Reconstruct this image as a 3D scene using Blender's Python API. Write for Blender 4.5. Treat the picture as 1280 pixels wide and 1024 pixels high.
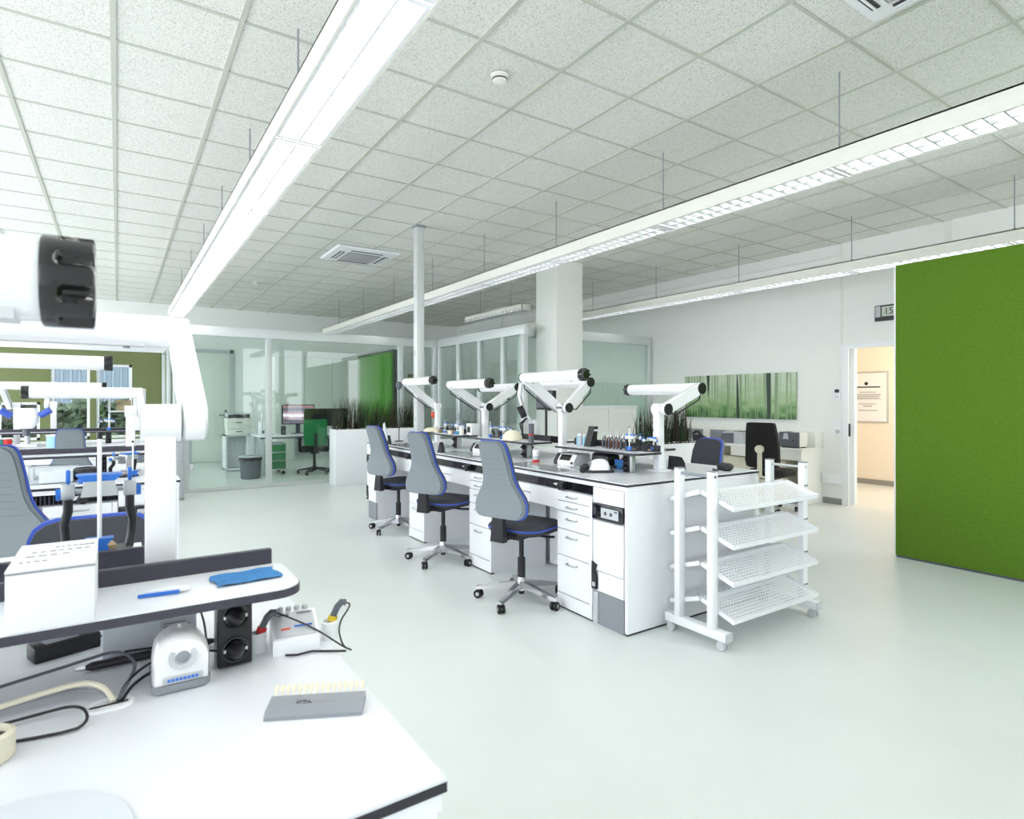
import bpy, bmesh, math, random
from mathutils import Vector, Matrix
random.seed(7)
PI = math.pi
for o in list(bpy.data.objects):
    bpy.data.objects.remove(o, do_unlink=True)
SC = bpy.context.scene
COL = SC.collection
# ------------------------------------------------------------------ camera
TH = 0.588
cam_d = bpy.data.cameras.new('camera'); cam = bpy.data.objects.new('camera', cam_d); COL.objects.link(cam)
cam.location = (0, 0, 1.41); cam.rotation_euler = (PI/2, 0, -TH)
cam_d.sensor_width = 36; cam_d.lens = 739/1280*36; cam_d.shift_y = -11/1280
cam_d.clip_start = 0.05; cam_d.clip_end = 200
cam_d.dof.use_dof = True; cam_d.dof.focus_distance = 4.5; cam_d.dof.aperture_fstop = 7.1
SC.camera = cam
# ------------------------------------------------------------------ world: bright overcast daylight
W = bpy.data.worlds.new('daylight'); SC.world = W; W.use_nodes = True
bg = W.node_tree.nodes['Background']; bg.inputs[0].default_value = (0.925, 0.955, 1.0, 1); bg.inputs[1].default_value = 2.8
SC.view_settings.view_transform = 'Standard'; SC.view_settings.look = 'None'
SC.view_settings.exposure = 0.8; SC.view_settings.gamma = 1.0; SC.view_settings.use_curve_mapping = False
STRIP_LIGHT = 6.2      # radiance of the fluorescent strips
# ------------------------------------------------------------------ materials
MATS = {}
def lin(c):
    return tuple((x/12.92 if x <= .04045 else ((x+.055)/1.055)**2.4) for x in c)
def mat(name, rgb, rough=.5, metal=0, spec=.5, noise=None, bump=None, emit=0, coat=0, trans=None):
    """rgb 0-255 display colour; noise = (scale, amount); bump = (scale, strength)"""
    m = bpy.data.materials.new(name); m.use_nodes = True; nt = m.node_tree; b = nt.nodes['Principled BSDF']
    c = (*lin([x/255 for x in rgb]), 1)
    b.inputs['Base Color'].default_value = c; b.inputs['Roughness'].default_value = rough
    b.inputs['Metallic'].default_value = metal; b.inputs['Specular IOR Level'].default_value = spec
    if coat: b.inputs['Coat Weight'].default_value = coat; b.inputs['Coat Roughness'].default_value = .08
    tc = None
    if noise or bump:
        tc = nt.nodes.new('ShaderNodeTexCoord')
    if noise:
        n = nt.nodes.new('ShaderNodeTexNoise'); n.inputs['Scale'].default_value = noise[0]; n.inputs['Detail'].default_value = 5
        nt.links.new(tc.outputs['Object'], n.inputs['Vector'])
        r = nt.nodes.new('ShaderNodeValToRGB')
        lo = tuple(x*(1-noise[1]) for x in c[:3]); hi = tuple(min(1, x*(1+noise[1])) for x in c[:3])
        r.color_ramp.elements[0].position = .3; r.color_ramp.elements[1].position = .7
        r.color_ramp.elements[0].color = (*lo, 1); r.color_ramp.elements[1].color = (*hi, 1)
        nt.links.new(n.outputs['Fac'], r.inputs['Fac']); nt.links.new(r.outputs['Color'], b.inputs['Base Color'])
    if bump:
        n2 = nt.nodes.new('ShaderNodeTexNoise'); n2.inputs['Scale'].default_value = bump[0]; n2.inputs['Detail'].default_value = 3
        nt.links.new(tc.outputs['Object'], n2.inputs['Vector'])
        bp = nt.nodes.new('ShaderNodeBump'); bp.inputs['Strength'].default_value = bump[1]; bp.inputs['Distance'].default_value = .004
        nt.links.new(n2.outputs['Fac'], bp.inputs['Height']); nt.links.new(bp.outputs['Normal'], b.inputs['Normal'])
    if emit:
        b.inputs['Emission Color'].default_value = c; b.inputs['Emission Strength'].default_value = emit
    MATS[name] = m
    return m
def glass_mat(name, tint, refl_rough=.0, ior=1.5):
    m = bpy.data.materials.new(name); m.use_nodes = True; nt = m.node_tree
    for n in list(nt.nodes):
        if n.type != 'OUTPUT_MATERIAL': nt.nodes.remove(n)
    out = [n for n in nt.nodes if n.type == 'OUTPUT_MATERIAL'][0]
    t = nt.nodes.new('ShaderNodeBsdfTransparent'); t.inputs[0].default_value = (*tint, 1)
    g = nt.nodes.new('ShaderNodeBsdfGlossy'); g.inputs['Roughness'].default_value = refl_rough
    fr = nt.nodes.new('ShaderNodeFresnel'); ge = nt.nodes.new('ShaderNodeNewGeometry'); mr = nt.nodes.new('ShaderNodeMapRange'); mr.inputs['To Min'].default_value = ior; mr.inputs['To Max'].default_value = 1/ior
    nt.links.new(ge.outputs['Backfacing'], mr.inputs['Value']); nt.links.new(mr.outputs[0], fr.inputs['IOR'])
    mx = nt.nodes.new('ShaderNodeMixShader')
    nt.links.new(fr.outputs[0], mx.inputs[0]); nt.links.new(t.outputs[0], mx.inputs[1]); nt.links.new(g.outputs[0], mx.inputs[2])
    nt.links.new(mx.outputs[0], out.inputs[0]); MATS[name] = m
    return m
mat('floor', (221, 227, 226), .32, spec=.35, noise=(1.6, .02))
mat('tee', (196, 199, 188), .6)
mat('wall', (243, 245, 243), .7, noise=(.8, .012))
mat('wall_panel', (236, 239, 234), .55)
mat('olive', (112, 122, 78), .7, noise=(2, .04))
mat('hall_wall', (243, 233, 218), .7)
mat('white', (244, 246, 250), .35, spec=.4)
mat('white_gloss', (248, 249, 252), .18, coat=.3)
mat('laminate', (231, 234, 240), .3, spec=.45, noise=(3, .01))
mat('cream', (242, 241, 234), .45)
mat('black', (28, 27, 32), .38)
mat('black_gloss', (20, 19, 24), .16, coat=.4)
mat('edge', (40, 37, 46), .4)
mat('lip', (62, 60, 72), .42)
mat('grey_shell', (128, 136, 142), .55, bump=(260, .12))
mat('chair_blue', (62, 92, 196), .45)
mat('pad_dark', (62, 64, 72), .75, bump=(380, .25))
mat('fabric_black', (24, 23, 24), .9, bump=(400, .3))
mat('chrome', (205, 205, 208), .16, metal=1)
mat('alu', (198, 202, 204), .34, metal=.85)
mat('alu_frame', (214, 219, 219), .4, metal=.25)
mat('grey', (140, 145, 152), .5)
mat('grey_light', (196, 200, 205), .5)
mat('grey_dark', (92, 96, 106), .5)
mat('rubber', (22, 22, 24), .7)
mat('red', (206, 42, 40), .45)
mat('orange_red', (228, 92, 70), .5)
mat('yellow', (226, 196, 40), .45)
mat('art_blue', (52, 118, 214), .35, metal=.2)
mat('cloth_blue', (52, 122, 184), .8, noise=(30, .12), bump=(60, .4))
mat('sky_blue', (150, 200, 222), .5)
mat('teal', (60, 150, 140), .5)
mat('green_fabric', (90, 128, 26), .92, noise=(90, .16), bump=(320, .35))
mat('green_chair', (18, 122, 66), .7)
mat('green_drawer', (16, 128, 62), .45)
mat('moss', (58, 126, 10), .95, noise=(40, .35), bump=(60, .9))
mat('dark_frame', (44, 48, 48), .5)
mat('plant', (44, 62, 36), .6, noise=(8, .3))
mat('plant_dry', (84, 62, 50), .7)
mat('leaf', (44, 70, 26), .6, noise=(6, .45))
mat('soil', (66, 52, 42), .95)
mat('plaster', (238, 232, 208), .7)
mat('beige', (226, 220, 200), .6)
mat('wood', (188, 164, 130), .5, noise=(20, .12))
mat('paper', (240, 241, 245), .7)
mat('print', (150, 152, 158), .7)
mat('ink', (70, 72, 80), .7)
mat('louvre', (214, 217, 222), .28, metal=.6)
mat('housing', (238, 238, 230), .5)
mat('diffuser', (255, 253, 248), .5, emit=STRIP_LIGHT)
mat('lamp_panel', (220, 221, 224), .45)
mat('mirror_plate', (196, 200, 204), .06, spec=.8)
mat('plate_grey', (214, 220, 228), .3)
mat('skirting', (150, 148, 144), .6)
mat('tooth', (236, 226, 202), .35)
mat('facade', (112, 128, 142), .5)
mat('ground', (150, 160, 130), .9)
mat('lcd', (196, 204, 192), .3)
mat('pic_red', (120, 62, 48), .6, noise=(14, .7))
mat('pic_tan', (150, 138, 108), .6, noise=(12, .5))
mat('pic_green', (116, 190, 160), .5, noise=(9, .6))
glass_mat('glass', (.93, .975, .955))
glass_mat('clear', (.93, .95, .96))
# ceiling board: fine fissured texture
def ceiling_mat():
    m = mat('tile', (232, 234, 229), .85)
    nt = m.node_tree; b = nt.nodes['Principled BSDF']
    tc = nt.nodes.new('ShaderNodeTexCoord'); gm = nt.nodes.new('ShaderNodeNewGeometry')
    n = nt.nodes.new('ShaderNodeTexNoise'); n.inputs['Scale'].default_value = 120; n.inputs['Detail'].default_value = 6; n.inputs['Roughness'].default_value = .75
    nt.links.new(gm.outputs['Position'], n.inputs['Vector'])
    r = nt.nodes.new('ShaderNodeValToRGB'); r.color_ramp.elements[0].position = .36; r.color_ramp.elements[1].position = .50
    r.color_ramp.elements[0].color = (*lin((.70, .70, .665)), 1); r.color_ramp.elements[1].color = (*lin((.925, .93, .91)), 1)
    nt.links.new(n.outputs['Fac'], r.inputs['Fac']); nt.links.new(r.outputs['Color'], b.inputs['Base Color'])
    bp = nt.nodes.new('ShaderNodeBump'); bp.inputs['Strength'].default_value = .5; bp.inputs['Distance'].default_value = .003
    nt.links.new(n.outputs['Fac'], bp.inputs['Height']); nt.links.new(bp.outputs['Normal'], b.inputs['Normal'])
ceiling_mat()
def forest_mat():
    """misty beech wood print: pale mist above, green floor, vertical trunks (object coords: y along, z up, 0..1)"""
    m = bpy.data.materials.new('forest_print'); m.use_nodes = True; nt = m.node_tree; b = nt.nodes['Principled BSDF']; L = nt.links
    b.inputs['Roughness'].default_value = .35
    tc = nt.nodes.new('ShaderNodeTexCoord'); sp = nt.nodes.new('ShaderNodeSeparateXYZ'); L.new(tc.outputs['Object'], sp.inputs[0])
    mp = nt.nodes.new('ShaderNodeMapping'); mp.inputs['Scale'].default_value = (1, 1, .6); L.new(tc.outputs['Object'], mp.inputs[0])
    n = nt.nodes.new('ShaderNodeTexNoise'); n.inputs['Scale'].default_value = 9; n.inputs['Detail'].default_value = 8; L.new(mp.outputs[0], n.inputs['Vector'])
    ad = nt.nodes.new('ShaderNodeMath'); ad.operation = 'MULTIPLY_ADD'; ad.inputs[1].default_value = .95
    L.new(n.outputs['Fac'], ad.inputs[0])
    zz = nt.nodes.new('ShaderNodeMath'); zz.operation = 'MULTIPLY_ADD'; zz.inputs[1].default_value = 1.0; zz.inputs[2].default_value = -.40
    L.new(sp.outputs['Z'], zz.inputs[0]); L.new(zz.outputs[0], ad.inputs[2])
    r = nt.nodes.new('ShaderNodeValToRGB'); e = r.color_ramp.elements
    e[0].position = 0; e[0].color = (*lin((.16, .33, .17)), 1); e[1].position = 1; e[1].color = (*lin((.78, .83, .75)), 1)
    k = e.new(.22); k.color = (*lin((.40, .58, .34)), 1); k = e.new(.45); k.color = (*lin((.64, .75, .55)), 1)
    L.new(ad.outputs[0], r.inputs['Fac'])
    # trunks: 1D noise over y, thin dark bands of three kinds
    last = r.outputs['Color']
    for sc, thr, col, seed in ((34, .625, (.50, .60, .46), 3.1), (70, .60, (.58, .68, .52), 8.7), (15, .67, (.17, .26, .20), 15.3)):
        cb = nt.nodes.new('ShaderNodeCombineXYZ'); mm = nt.nodes.new('ShaderNodeMath'); mm.operation = 'MULTIPLY_ADD'; mm.inputs[1].default_value = sc; mm.inputs[2].default_value = seed
        zs = nt.nodes.new('ShaderNodeMath'); zs.operation = 'MULTIPLY'; zs.inputs[1].default_value = .25
        L.new(sp.outputs['Z'], zs.inputs[0]); L.new(sp.outputs['Y'], mm.inputs[0]); L.new(mm.outputs[0], cb.inputs[0]); L.new(zs.outputs[0], cb.inputs[1])
        tn = nt.nodes.new('ShaderNodeTexNoise'); tn.inputs['Scale'].default_value = 1; tn.inputs['Detail'].default_value = 0; L.new(cb.outputs[0], tn.inputs['Vector'])
        gt = nt.nodes.new('ShaderNodeMapRange'); gt.inputs['From Min'].default_value = thr-.015; gt.inputs['From Max'].default_value = thr+.015; L.new(tn.outputs['Fac'], gt.inputs['Value'])
        mx = nt.nodes.new('ShaderNodeMix'); mx.data_type = 'RGBA'; L.new(gt.outputs[0], mx.inputs['Factor']); L.new(last, mx.inputs['A']); mx.inputs['B'].default_value = (*lin(col), 1)
        last = mx.outputs['Result']
    L.new(last, b.inputs['Base Color']); MATS['forest'] = m
forest_mat()
def screen_mat():
    m = bpy.data.materials.new('screen_picture'); m.use_nodes = True; nt = m.node_tree; b = nt.nodes['Principled BSDF']; L = nt.links
    tc = nt.nodes.new('ShaderNodeTexCoord'); w = nt.nodes.new('ShaderNodeTexWave'); w.wave_type = 'BANDS'; w.bands_direction = 'Z'
    w.inputs['Scale'].default_value = 1.3; w.inputs['Distortion'].default_value = 3.0; w.inputs['Detail'].default_value = 3
    L.new(tc.outputs['Object'], w.inputs['Vector'])
    r = nt.nodes.new('ShaderNodeValToRGB'); e = r.color_ramp.elements
    e[0].color = (*lin((.30, .27, .33)), 1); e[1].color = (*lin((.86, .84, .88)), 1)
    k = e.new(.35); k.color = (*lin((.50, .48, .54)), 1); k = e.new(.62); k.color = (*lin((.72, .30, .22)), 1); k = e.new(.75); k.color = (*lin((.58, .56, .66)), 1)
    L.new(w.outputs['Fac'], r.inputs['Fac']); L.new(r.outputs['Color'], b.inputs['Base Color'])
    L.new(r.outputs['Color'], b.inputs['Emission Color']); b.inputs['Emission Strength'].default_value = .5
    MATS['screen'] = m
screen_mat()
# ------------------------------------------------------------------ mesh builder
class M:
    def __init__(s): s.bm = bmesh.new()
    def face(s, vs):
        try: return s.bm.faces.new(vs)
        except ValueError: return None
    def box(s, x0, x1, y0, y1, z0, z1, bev=0, seg=2):
        if x1 < x0: x0, x1 = x1, x0
        if y1 < y0: y0, y1 = y1, y0
        if z1 < z0: z0, z1 = z1, z0
        v = [s.bm.verts.new((x, y, z)) for z in (z0, z1) for y in (y0, y1) for x in (x0, x1)]
        fs = [s.face([v[i] for i in f]) for f in ((0, 2, 3, 1), (4, 5, 7, 6), (0, 1, 5, 4), (2, 6, 7, 3), (0, 4, 6, 2), (1, 3, 7, 5))]
        if bev:
            es = list({e for f in fs for e in f.edges})
            bmesh.ops.bevel(s.bm, geom=es, offset=bev, segments=seg, profile=.5, affect='EDGES')
        return s
    def cyl(s, p, q, r, r2=None, n=16, caps=True):
        p = Vector(p); q = Vector(q); r2 = r if r2 is None else r2
        d = (q-p).normalized(); a = d.orthogonal().normalized(); b = d.cross(a)
        A = []; B = []
        for i in range(n):
            t = 2*PI*i/n; o = a*math.cos(t)+b*math.sin(t)
            A.append(s.bm.verts.new(p+o*r)); B.append(s.bm.verts.new(q+o*r2))
        for i in range(n):
            j = (i+1) % n; s.face([A[i], A[j], B[j], B[i]])
        if caps: s.face(A[::-1]); s.face(B)
        return s
    def beam(s, p, q, w, h, up=(0, 0, 1)):
        p = Vector(p); q = Vector(q); d = (q-p).normalized(); sd = d.cross(Vector(up))
        sd = d.orthogonal().normalized() if sd.length < 1e-4 else sd.normalized()
        u = sd.cross(d)
        vs = [[s.bm.verts.new(c+sd*sx*w/2+u*sz*h/2) for sx, sz in ((-1, -1), (1, -1), (1, 1), (-1, 1))] for c in (p, q)]
        s.face(vs[0]); s.face(vs[1][::-1])
        for i in range(4):
            j = (i+1) % 4; s.face([vs[0][j], vs[0][i], vs[1][i], vs[1][j]])
        return s
    def tube(s, pts, r, n=8, rf=None):
        P = [Vector(p) for p in pts]; prev = None; rings = []
        for i, p in enumerate(P):
            d = (P[min(i+1, len(P)-1)]-P[max(i-1, 0)]).normalized()
            a = d.orthogonal().normalized() if prev is None else (prev-d*prev.dot(d)).normalized()
            prev = a; b = d.cross(a); rr = rf(i/(len(P)-1)) if rf else r
            rings.append([s.bm.verts.new(p+(a*math.cos(2*PI*k/n)+b*math.sin(2*PI*k/n))*rr) for k in range(n)])
        for A, B in zip(rings, rings[1:]):
            for k in range(n):
                l = (k+1) % n; s.face([A[k], A[l], B[l], B[k]])
        s.face(rings[0][::-1]); s.face(rings[-1])
        return s
    def layers(s, loops):
        """loops: list of equally long vertex-coordinate loops; side faces between, caps at both ends"""
        R = [[s.bm.verts.new(p) for p in lp] for lp in loops]; n = len(R[0])
        for A, B in zip(R, R[1:]):
            for i in range(n):
                j = (i+1) % n; s.face([A[i], A[j], B[j], B[i]])
        s.face(R[0][::-1]); s.face(R[-1])
        return s
    def prism(s, pts, axis, a, b):
        f = {'x': lambda p, t: (t, p[0], p[1]), 'y': lambda p, t: (p[0], t, p[1]), 'z': lambda p, t: (p[0], p[1], t)}[axis]
        return s.layers([[f(p, a) for p in pts], [f(p, b) for p in pts]])
    def lathe(s, prof, c=(0, 0, 0), n=24, axis='z'):
        R = []
        for r, z in prof:
            lp = []
            for i in range(n):
                t = 2*PI*i/n; u, v = r*math.cos(t), r*math.sin(t)
                p = {'z': (u, v, z), 'x': (z, u, v), 'y': (u, z, v)}[axis]
                lp.append((p[0]+c[0], p[1]+c[1], p[2]+c[2]))
            R.append(lp)
        return s.layers(R)
    def sph(s, c, r, sx=1, sy=1, sz=1, u=14, v=8):
        mt = Matrix.Translation(c) @ Matrix.Diagonal((r*sx, r*sy, r*sz, 1))
        bmesh.ops.create_uvsphere(s.bm, u_segments=u, v_segments=v, radius=1, matrix=mt)
        return s
    def quad(s, *pts):
        s.face([s.bm.verts.new(p) for p in pts]); return s
    def xf(s, mtx): s.bm.transform(mtx); return s
def rot(a, ax='Z'): return Matrix.Rotation(a, 4, ax)
def tr(x, y, z): return Matrix.Translation((x, y, z))
def mesh(name, m, material, sharp=38):
    bm = m.bm
    bmesh.ops.recalc_face_normals(bm, faces=bm.faces)
    lim = math.radians(sharp)
    for f in bm.faces: f.smooth = True
    for e in bm.edges:
        if len(e.link_faces) == 2 and e.calc_face_angle(0) > lim: e.smooth = False
    me = bpy.data.meshes.new(name); bm.to_mesh(me); bm.free()
    me.materials.append(MATS[material]); return me
def part(name, m, material, parent=None, loc=(0, 0, 0), rz=0, label=None, sharp=38):
    me = m if isinstance(m, bpy.types.Mesh) else mesh(name, m, material, sharp)
    o = bpy.data.objects.new(name, me); COL.objects.link(o); o.parent = parent; o.location = loc; o.rotation_euler = (0, 0, rz)
    if label: o['label'] = label
    return o
def tag(o, label, cat, group=None, kind=None):
    o['label'] = label; o['category'] = cat
    if group: o['group'] = group
    if kind: o['kind'] = kind
    return o
def thing(name, label, cat, loc=(0, 0, 0), rz=0, group=None):
    o = bpy.data.objects.new(name, None); COL.objects.link(o); o.empty_display_size = .1
    o.location = loc; o.rotation_euler = (0, 0, rz)
    return tag(o, label, cat, group)
def solo(name, m, material, label, cat, loc=(0, 0, 0), rz=0, group=None):
    return tag(part(name, m, material, None, loc, rz), label, cat, group)
def struct(name, m, material, parent=None):
    o = part(name, m, material, parent)
    if parent is None: o['kind'] = 'structure'
    return o
def children(o): return [c for c in COL.objects if c.parent == o]
def dup(root, loc, rz, label, group=None):
    r = root.copy(); COL.objects.link(r); r.location = loc; r.rotation_euler = (0, 0, rz); r['label'] = label
    if group: r['group'] = group
    def rec(src, dst):
        for ch in children(src):
            if ch == dst: continue
            c = ch.copy(); COL.objects.link(c); c.parent = dst; rec(ch, c)
    rec(root, r)
    return r
def text(body, size, material, parent, loc, rot_e, name='lettering', align='CENTER'):
    cu = bpy.data.curves.new(name, 'FONT'); cu.body = body; cu.size = size; cu.align_x = align; cu.extrude = .0004
    tmp = bpy.data.objects.new('t', cu); COL.objects.link(tmp)
    dg = bpy.context.evaluated_depsgraph_get(); me = bpy.data.meshes.new_from_object(tmp.evaluated_get(dg))
    bpy.data.objects.remove(tmp); me.materials.clear(); me.materials.append(MATS[material])
    o = bpy.data.objects.new(name, me); COL.objects.link(o); o.parent = parent; o.location = loc; o.rotation_euler = rot_e
    return o
def rrect(w, d, r, n=5, cx=0, cy=0):
    pts = []
    for sx, sy, a0 in ((1, 1, 0), (-1, 1, PI/2), (-1, -1, PI), (1, -1, 1.5*PI)):
        for i in range(n+1):
            a = a0+PI/2*i/n
            pts.append((cx+sx*(w/2-r)+r*math.cos(a), cy+sy*(d/2-r)+r*math.sin(a)))
    return pts
def inset(pts, k):
    """shrink a loop towards its centroid by distance k"""
    cx = sum(p[0] for p in pts)/len(pts); cy = sum(p[1] for p in pts)/len(pts); out = []
    for x, y in pts:
        d = math.hypot(x-cx, y-cy) or 1; out.append((x-(x-cx)/d*k, y-(y-cy)/d*k))
    return out
def pillow(m, pts, zs):
    """rounded slab: zs = [(inset, z)...]"""
    return m.layers([[(x, y, z) for x, y in inset(pts, k)] for k, z in zs])
# ================================================================== THE ROOM
HC = 3.53; XR = 8.15; XL = -3.6; YB = 15.1; YF = -2.6
floor = struct('floor', M().box(XL, 11.2, YF, YB+.2, -.06, 0), 'floor')
# suspended ceiling: slab above, tee grid, lay-in boards
ceil = struct('ceiling', M().box(XL, XR+.3, YF, YB+.2, HC+.03, HC+.12), 'wall')
GX, GY, GP = -.0227, 4.196, .6
tee_y = mesh('tee', M().box(-.014, .014, YF, YB, 0, .03), 'tee')
tee_x = mesh('tee', M().box(XL, XR, -.009, .009, .001, .03), 'tee')
for k in range(-5, 14):
    x = GX+k*GP
    if XL < x < XR: part('tee', tee_y, None, ceil, (x, 0, HC))
for k in range(-11, 19):
    y = GY+k*GP
    if YF < y < YB: part('tee', tee_x, None, ceil, (0, y, HC))
tile_me = mesh('ceiling_tile', M().box(-.29, .29, -.29, .29, 0, .016), 'tile')
cells = []
s_, c_ = math.sin(TH), math.cos(TH)
for i in range(-6, 14):
    for j in range(-12, 19):
        x, y = GX+(i+.5)*GP, GY+(j+.5)*GP
        if not (XL < x < XR-.05 and YF < y < YB): continue
        d = x*s_+y*c_; l = x*c_-y*s_
        vis = d > .8 and abs(l/d) < .98 and (HC-1.41)/d < .80
        cells.append((0 if vis else 1, math.hypot(x, y), x, y))
cells.sort()
rest = M()
for n, (v, d, x, y) in enumerate(cells):
    if n < 300 and v == 0: part('ceiling_tile', tile_me, None, ceil, (x, y, HC+.008))
    else: rest.box(x-.29, x+.29, y-.29, y+.29, HC+.008, HC+.024)
ro = part('ceiling_tiles_far', rest, 'tile', ceil); ro['kind'] = 'stuff'
# right wall with the doorway
DY0, DY1, DH = 3.1, 4.12, 2.12
wr = M()
wr.box(XR, XR+.28, DY1, YB, 0, HC+.03); wr.box(XR, XR+.28, YF, DY0, 0, HC+.03); wr.box(XR, XR+.28, DY0, DY1, DH, HC+.03)
wall_r = struct('wall_right', wr, 'wall')
struct('trim_1', M().box(XR-.012, XR, DY1-.03, DY1+.05, 0, DH-.01).box(XR-.012, XR, DY0, DY1+.05, DH-.01, DH+.05), 'white')      # door casing
struct('trim_2', M().box(XR-.015, XR, DY1+.04, DY1+.075, DH+.05, HC), 'wall_panel')                                           # vertical cover strip over the door
struct('baseboard_right', M().box(XR-.014, XR, DY1+.06, 4.43, 0, .08).box(XR-.014, XR, YF, DY0, 0, .08), 'skirting')
struct('trim_3', M().box(XR-.05, XR, DY1+.05, 4.43, .28, .41, .004).box(XR-.055, XR, DY1+.05, 4.43, .40, .415), 'white')            # cable duct
struct('trim_4', M().box(XR-.03, XR, DY1+.06, YB, HC-.16, HC-.145).box(XR-.02, XR, 2.9, 2.98, DH+.5, HC), 'wall_panel')
# sliding door leaf parked in the wall, showing its leading edge
door = struct('door_1', M().box(XR+.09, XR+.13, DY1-.06, DY1+.3, .01, DH-.01, .003), 'white')
part('door_handle', M().box(XR-.004, XR+.012, DY1-.05, DY1-.02, .93, 1.1, .004), 'black', door)
# hall behind the doorway
struct('wall_hall', M().box(10.6, 10.8, -.5, 8.5, 0, 2.75).box(XR+.28, 10.6, 5.9, 6.1, 0, 2.75), 'hall_wall')
struct('ceiling_hall', M().box(XR+.28, 10.8, -.5, 8.5, 2.7, 2.8), 'hall_wall')
struct('baseboard_hall', M().box(10.575, 10.6, -.5, 5.9, 0, .085), 'skirting')
hl = thing('hall_lamp', 'round warm ceiling lamp in the hall behind the doorway', 'lamp', (9.5, 3.3, 2.7))
part('shade', M().lathe([(.17, 0), (.19, -.03), (.15, -.07), (.05, -.085)], n=24), 'beige', hl)
ld = bpy.data.lights.new('hall_light', 'POINT'); ld.energy = 34; ld.color = (1, .83, .64); ld.shadow_soft_size = .2
lo = bpy.data.objects.new('hall_light', ld); COL.objects.link(lo); lo.location = (0, 0, -.35); lo.parent = hl
# back wall: olive with windows on the left, white on the right
XO = .93
wb = M(); wx = [(-1.95, -1.3, .62, 1.38), (-1.13, -.485, .62, 2.18), (-.377, .254, .62, 2.18)]; wz0, wz1 = .62, 2.18
wb.box(XL, XO, YB, YB+.2, 0, wz0); wb.box(XL, XO, YB, YB+.2, wz1, 2.46)
for a, b in ((XL, -1.95), (-1.3, -1.13), (-.485, -.377), (.254, XO)): wb.box(a, b, YB, YB+.2, wz0, wz1)
wb.box(-1.95, -1.3, YB, YB+.2, 1.38, wz1)
struct('wall_back_left', wb, 'olive')
struct('wall_back', M().box(XO, XR, YB, YB+.2, 0, HC+.03).box(XL, XO, YB, YB+.2, 2.56, HC+.03), 'wall')
struct('trim_5', M().box(XL, XO, YB-.06, YB+.2, 2.46, 2.56, .01), 'white')
for n, (a, b, wz0, wz1) in enumerate(wx):
    wf = M(); w = .05
    wf.box(a, b, YB+.04, YB+.1, wz1-w, wz1).box(a, b, YB+.04, YB+.1, wz0, wz0+w).box(a, a+w, YB+.04, YB+.1, wz0, wz1).box(b-w, b, YB+.04, YB+.1, wz0, wz1)
    wo = struct('window_%d' % (n+1), wf, 'white')
    part('pane', M().box(a+w, b-w, YB+.065, YB+.073, wz0+w, wz1-w), 'clear', wo)
# outside: hedge, corrugated hall, lawn
struct('ground_outside', M().box(-14, 12, YB+.2, 34, -.3, -.1), 'ground')
fb = thing('warehouse', 'pale blue corrugated warehouse seen through the back windows', 'building', (-2, 26, -.1))
fm = M(); fm.box(-9, 9, .3, 4, 0, 3.4); part('wall', fm, 'facade', fb)
rib = mesh('rib', M().prism([(-.06, 0), (.06, 0), (.03, -.08), (-.03, -.08)], 'z', 0, 3.4), 'facade')
for k in range(72): part('cladding_rib', rib, None, fb, (-8.9+k*.25, .3, 0))
part('roof', M().prism([(-.2, 3.4), (4.2, 3.4), (4.2, 3.7), (-.2, 3.9)], 'x', -9.2, 9.2), 'white', fb)
def hedge(x0, x1, y, h, label):
    t = thing('hedge', label, 'hedge', ((x0+x1)/2, y, -.1))
    m = M(); w = (x1-x0)/2
    for k in range(7000):
        x = random.uniform(-w, w); hh = h*(.93+.07*math.sin(x*3.1+y)); z = random.uniform(.1, hh); yy = random.gauss(0, .3)
        a, b = random.uniform(0, PI), random.uniform(-1, 1); L = random.uniform(.10, .20)
        d = Vector((math.cos(a)*math.cos(b), math.sin(a)*math.cos(b), math.sin(b))); e = d.orthogonal().normalized()*L*.4; c = Vector((x, yy, z))
        m.quad(c-d*L, c+e, c+d*L, c-e)
    part('foliage', m, 'leaf', t)['kind'] = 'stuff'
    part('inner_growth', M().box(-w+.1, w-.1, -.12, .12, .05, h*.62, .08, 2), 'leaf', t)
    for k in range(int((x1-x0)/.7)):
        x = -w+.35+k*.7; part('trunk', M().tube([(x, 0, 0), (x+.04, .03, h*.4), (x-.03, 0, h*.85)], .035, 6), 'plant_dry', t)
hedge(-5.2, -.9, 17.2, 1.62, 'leafy green hedge outside the left back window')
hedge(-.92, 1.9, 19.6, 1.66, 'leafy green hedge outside the right back window')
# left wall (window front, out of view) - sill, head and mullions with daylight between
wl = M(); wl.box(XL-.2, XL, YF, YB, 0, .6); wl.box(XL-.2, XL, YF, YB, 3.3, HC+.03)
for k in range(9): wl.box(XL-.2, XL, YF+k*2.2, YF+k*2.2+.14, .6, 3.3)
struct('wall_left', wl, 'wall')
struct('wall_front_unseen', M().box(XL-.2, XR+.28, YF-.2, YF, 0, .5).box(XL-.2, XR+.28, YF-.2, YF, 3.3, HC+.03).box(XL-.2, 3.6, YF-.2, YF, .5, 3.3).box(3.6, 3.75, YF-.2, YF, .5, 3.3).box(5.85, 6.0, YF-.2, YF, .5, 3.3).box(XR, XR+.28, YF-.2, YF, .5, 3.3), 'wall')  # unseen wall added behind the camera; solid and open bays steer the daylight
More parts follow.
